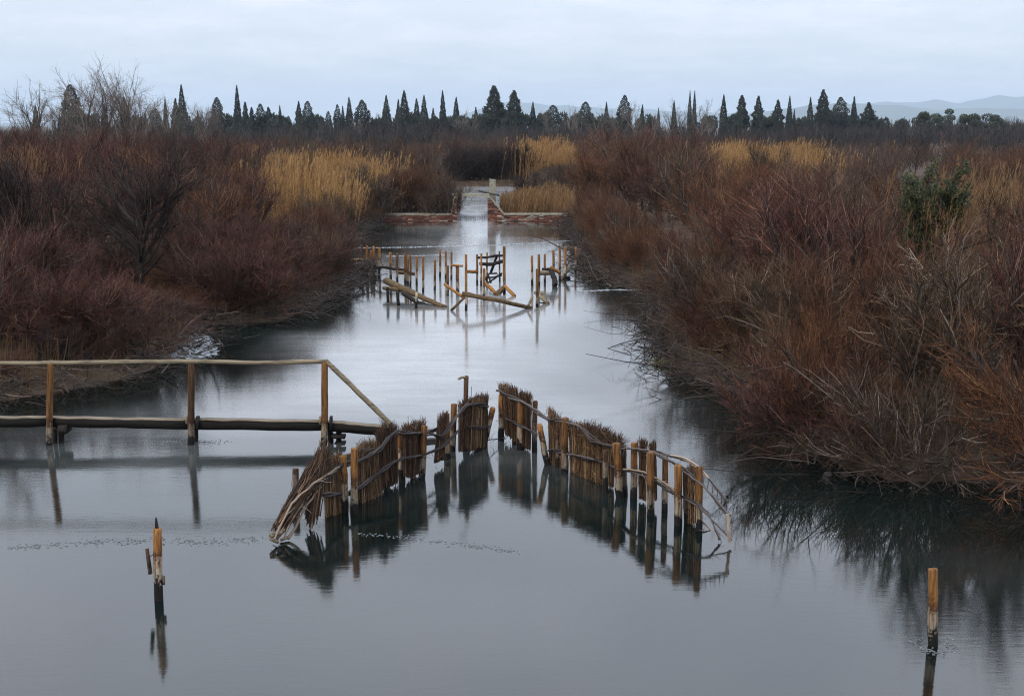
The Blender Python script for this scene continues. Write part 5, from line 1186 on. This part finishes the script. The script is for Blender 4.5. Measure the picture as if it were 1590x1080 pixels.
def branch(label, pts, D, r, seed, mat='withy_pale', side=9):
    q = np.random.default_rng(seed); P = np.array([PY(px, py, D + dd) for px, py, dd in pts]); base = P[-1].copy(); base[2] = float(max(0, land(np.array([base[0]]), np.array([base[1]]))[0]))
    P = np.vstack([P, base[None] + (0, 0, -.05)]) - base
    k = 16; c = np.r_[0, np.cumsum(np.linalg.norm(np.diff(P, axis=0), axis=1))]; u = np.linspace(0, c[-1], k); S = np.stack([np.interp(u, c, P[:, j]) for j in range(3)], -1)[None]
    S[:, 1:-1] = (S[:, :-2] + 2 * S[:, 1:-1] + S[:, 2:]) / 4; S += q.normal(0, .008, S.shape)
    t = thing('bleached_branch', label, 'branch', base); A = Acc(); tubes(A, S, taper(1, k, r * .3, r), 6, .95, cap=True); link('limb', A.mesh('limb', M[mat]), t)
    B = Acc(); p, d, si, tt = on(q, S, side, .02, .6); T = strands(q, p, -d + q.normal(0, .5, (side, 3)), q.uniform(.25, .9, side), 4, (0, 0, .3), .15); tubes(B, T, taper(side, 5, r * .35, r * .12), 4, q.uniform(.6, 1, side))
    p, d, si, tt = on(q, T, side * 5, .1, 1); T2 = strands(q, p, d + q.normal(0, .5, (side * 5, 3)), q.uniform(.1, .35, side * 5), 3, (0, 0, .1), .15); tubes(B, T2, taper(side * 5, 4, .004, .0015), 3, q.uniform(.4, 1, side * 5))
    link('twigs', B.mesh('twigs', M[mat]), t)['kind'] = 'stuff'
branch('long pale branch rising left out of the shrubs at the right edge', [(1412, 386, 0), (1432, 415, 0), (1462, 447, 0), (1495, 480, 0), (1540, 526, 0), (1600, 590, .2)], 24.5, .022, 1)
branch('reddish pale branch below the long pale one at the right edge', [(1370, 456, 0), (1400, 484, 0), (1440, 505, 0), (1470, 525, 0), (1545, 550, 0), (1620, 575, .2)], 23.8, .017, 2)
branch('thin grey branch arching low over the water at the right', [(1328, 704, -.3), (1345, 700, -.2), (1378, 688, 0), (1425, 701, .1), (1470, 712, .3)], 20.6, .012, 3)
branch('thin grey branch slanting up to the right edge', [(1545, 562, 0), (1500, 580, 0), (1455, 600, 0), (1420, 620, .2), (1400, 660, .4)], 22.6, .010, 4)
branch('long dark branch reaching left over the water from the near right bank', [(1216, 560, -.6), (1250, 585, -.5), (1290, 615, -.4), (1340, 660, -.2), (1385, 710, 0), (1410, 742, .2)], 20.2, .022, 6, 'bark', 16)
branch('second dark branch over the water at the near right bank', [(1275, 590, -.5), (1310, 612, -.4), (1350, 650, -.2), (1400, 700, 0), (1440, 742, .2)], 20.3, .018, 7, 'bark', 14)
branch('upright pale stem beside the long pale branch', [(1474, 382, 0), (1470, 410, 0), (1462, 447, 0), (1470, 520, .2)], 24.8, .010, 5)

# small dark stubs and stones at the waterline, clumps of moss
for i, (px, py, s, lb) in enumerate([(1284, 749, .075, 'dark star-shaped root stub in the water at the right bank'), (1311, 745, .06, 'small dark stub just right of the star-shaped root'), (1337, 747, .07, 'dark stub at the foot of the overhanging twigs'),
                                     (943, 437, .10, 'dark root stub at the tip of the right bank, near the stakes'), (1100, 600, .07, 'flat dark stub off the right bank')]):
    r = np.random.default_rng(700 + i); a = Acc(); b_ = G(px, py)
    timber(a, [(0, 0, -.15), (0, 0, s), (0.01, 0, s * 1.5)], s * .9, 8, r, .7, wob=.2)
    for q in range(5):
        an = q * 1.26 + r.uniform(-.3, .3); timber(a, [(0, 0, s * .5), (math.cos(an) * s * 2.0, math.sin(an) * s * 2.0, s * r.uniform(-.6, 1.3))], s * .35, 6, r, .8, rtop=s * .1)
    link('root_stub', a.mesh('root_stub', M['black_wood']), None, b_, label=lb, category='stub')
for i, (px, py, n, lb) in enumerate([(1262, 692, 260, 'yellow-green moss clump at the water under the right shrubs'), (1046, 567, 240, 'mossy clump on the edge of the right bank in mid distance')]):
    r = np.random.default_rng(720 + i); b_ = G(px, py); a = Acc()
    p = r.normal(0, 1, (n, 3)) * (.22, .12, .05); p[:, 2] = np.abs(p[:, 2]); Q = strands(r, p, r.normal(0, .6, (n, 3)) + (0, 0, .8), r.uniform(.05, .14, n), 2, (0, 0, -.3), .2); tubes(a, Q, taper(n, 3, .008, .003), 3, r.uniform(0, 1, n))
    link('moss_clump', a.mesh('moss_clump', M['moss']), None, b_ + (0, 0, .0), label=lb, category='moss')

# ------------------------------------------------------------------ ice: pale patch at the left bank, refrozen cracks
rng = np.random.default_rng(95)
def crack(label, pts, n, w, size, mat, h=0.004):
    P = np.array([G(*p)[:2] for p in pts]); c = np.r_[0, np.cumsum(np.linalg.norm(np.diff(P, axis=0), axis=1))]; u = rng.uniform(0, c[-1], n)
    C = np.stack([np.interp(u, c, P[:, 0]), np.interp(u, c, P[:, 1])], -1) + rng.normal(0, w, (n, 2))
    a = Acc(); flakes(a, C, size * rng.uniform(.4, 1.3, n), rng, h); link('ice_crack', a.mesh('ice_crack', M[mat]), kind='stuff', label=label)
crack('refrozen crack across the ice left of the weir', [(20, 850), (130, 842), (240, 838), (330, 842), (415, 836)], 420, .07, .012, 'ice_dark')
crack('refrozen crack in the ice in front of the weir', [(548, 829), (620, 833), (690, 842), (760, 850), (802, 857)], 200, .045, .010, 'ice_dark')
crack('white ice line in front of the sluice', [(530, 385), (640, 384), (700, 382), (760, 381), (840, 377), (905, 372)], 500, .03, .05, 'ice')
crack('second white ice line behind the stakes', [(600, 398), (680, 396), (700, 396)], 130, .03, .04, 'ice')
crack('white ice line off the right bank in mid distance', [(885, 453), (950, 450), (1060, 450)], 260, .03, .04, 'ice')
crack('broken ice under the footbridge', [(260, 686), (300, 686), (345, 687)], 160, .08, .010, 'ice_dark')
a = Acc(); nn = 600; pp = np.stack([rng.uniform(250, 326, nn), rng.uniform(518, 562, nn)], -1); ok = ((pp[:, 0] - 285) / 42) ** 2 + ((pp[:, 1] - 540) / 20) ** 2 < 1
C = np.array([G(*p)[:2] for p in pp[ok]]); flakes(a, C, rng.uniform(.05, .22, len(C)), rng, .005); link('shore_ice', a.mesh('shore_ice', M['ice']), kind='stuff', label='patch of pale ice along the left bank')  # pale flakes filling an oval patch at the bank
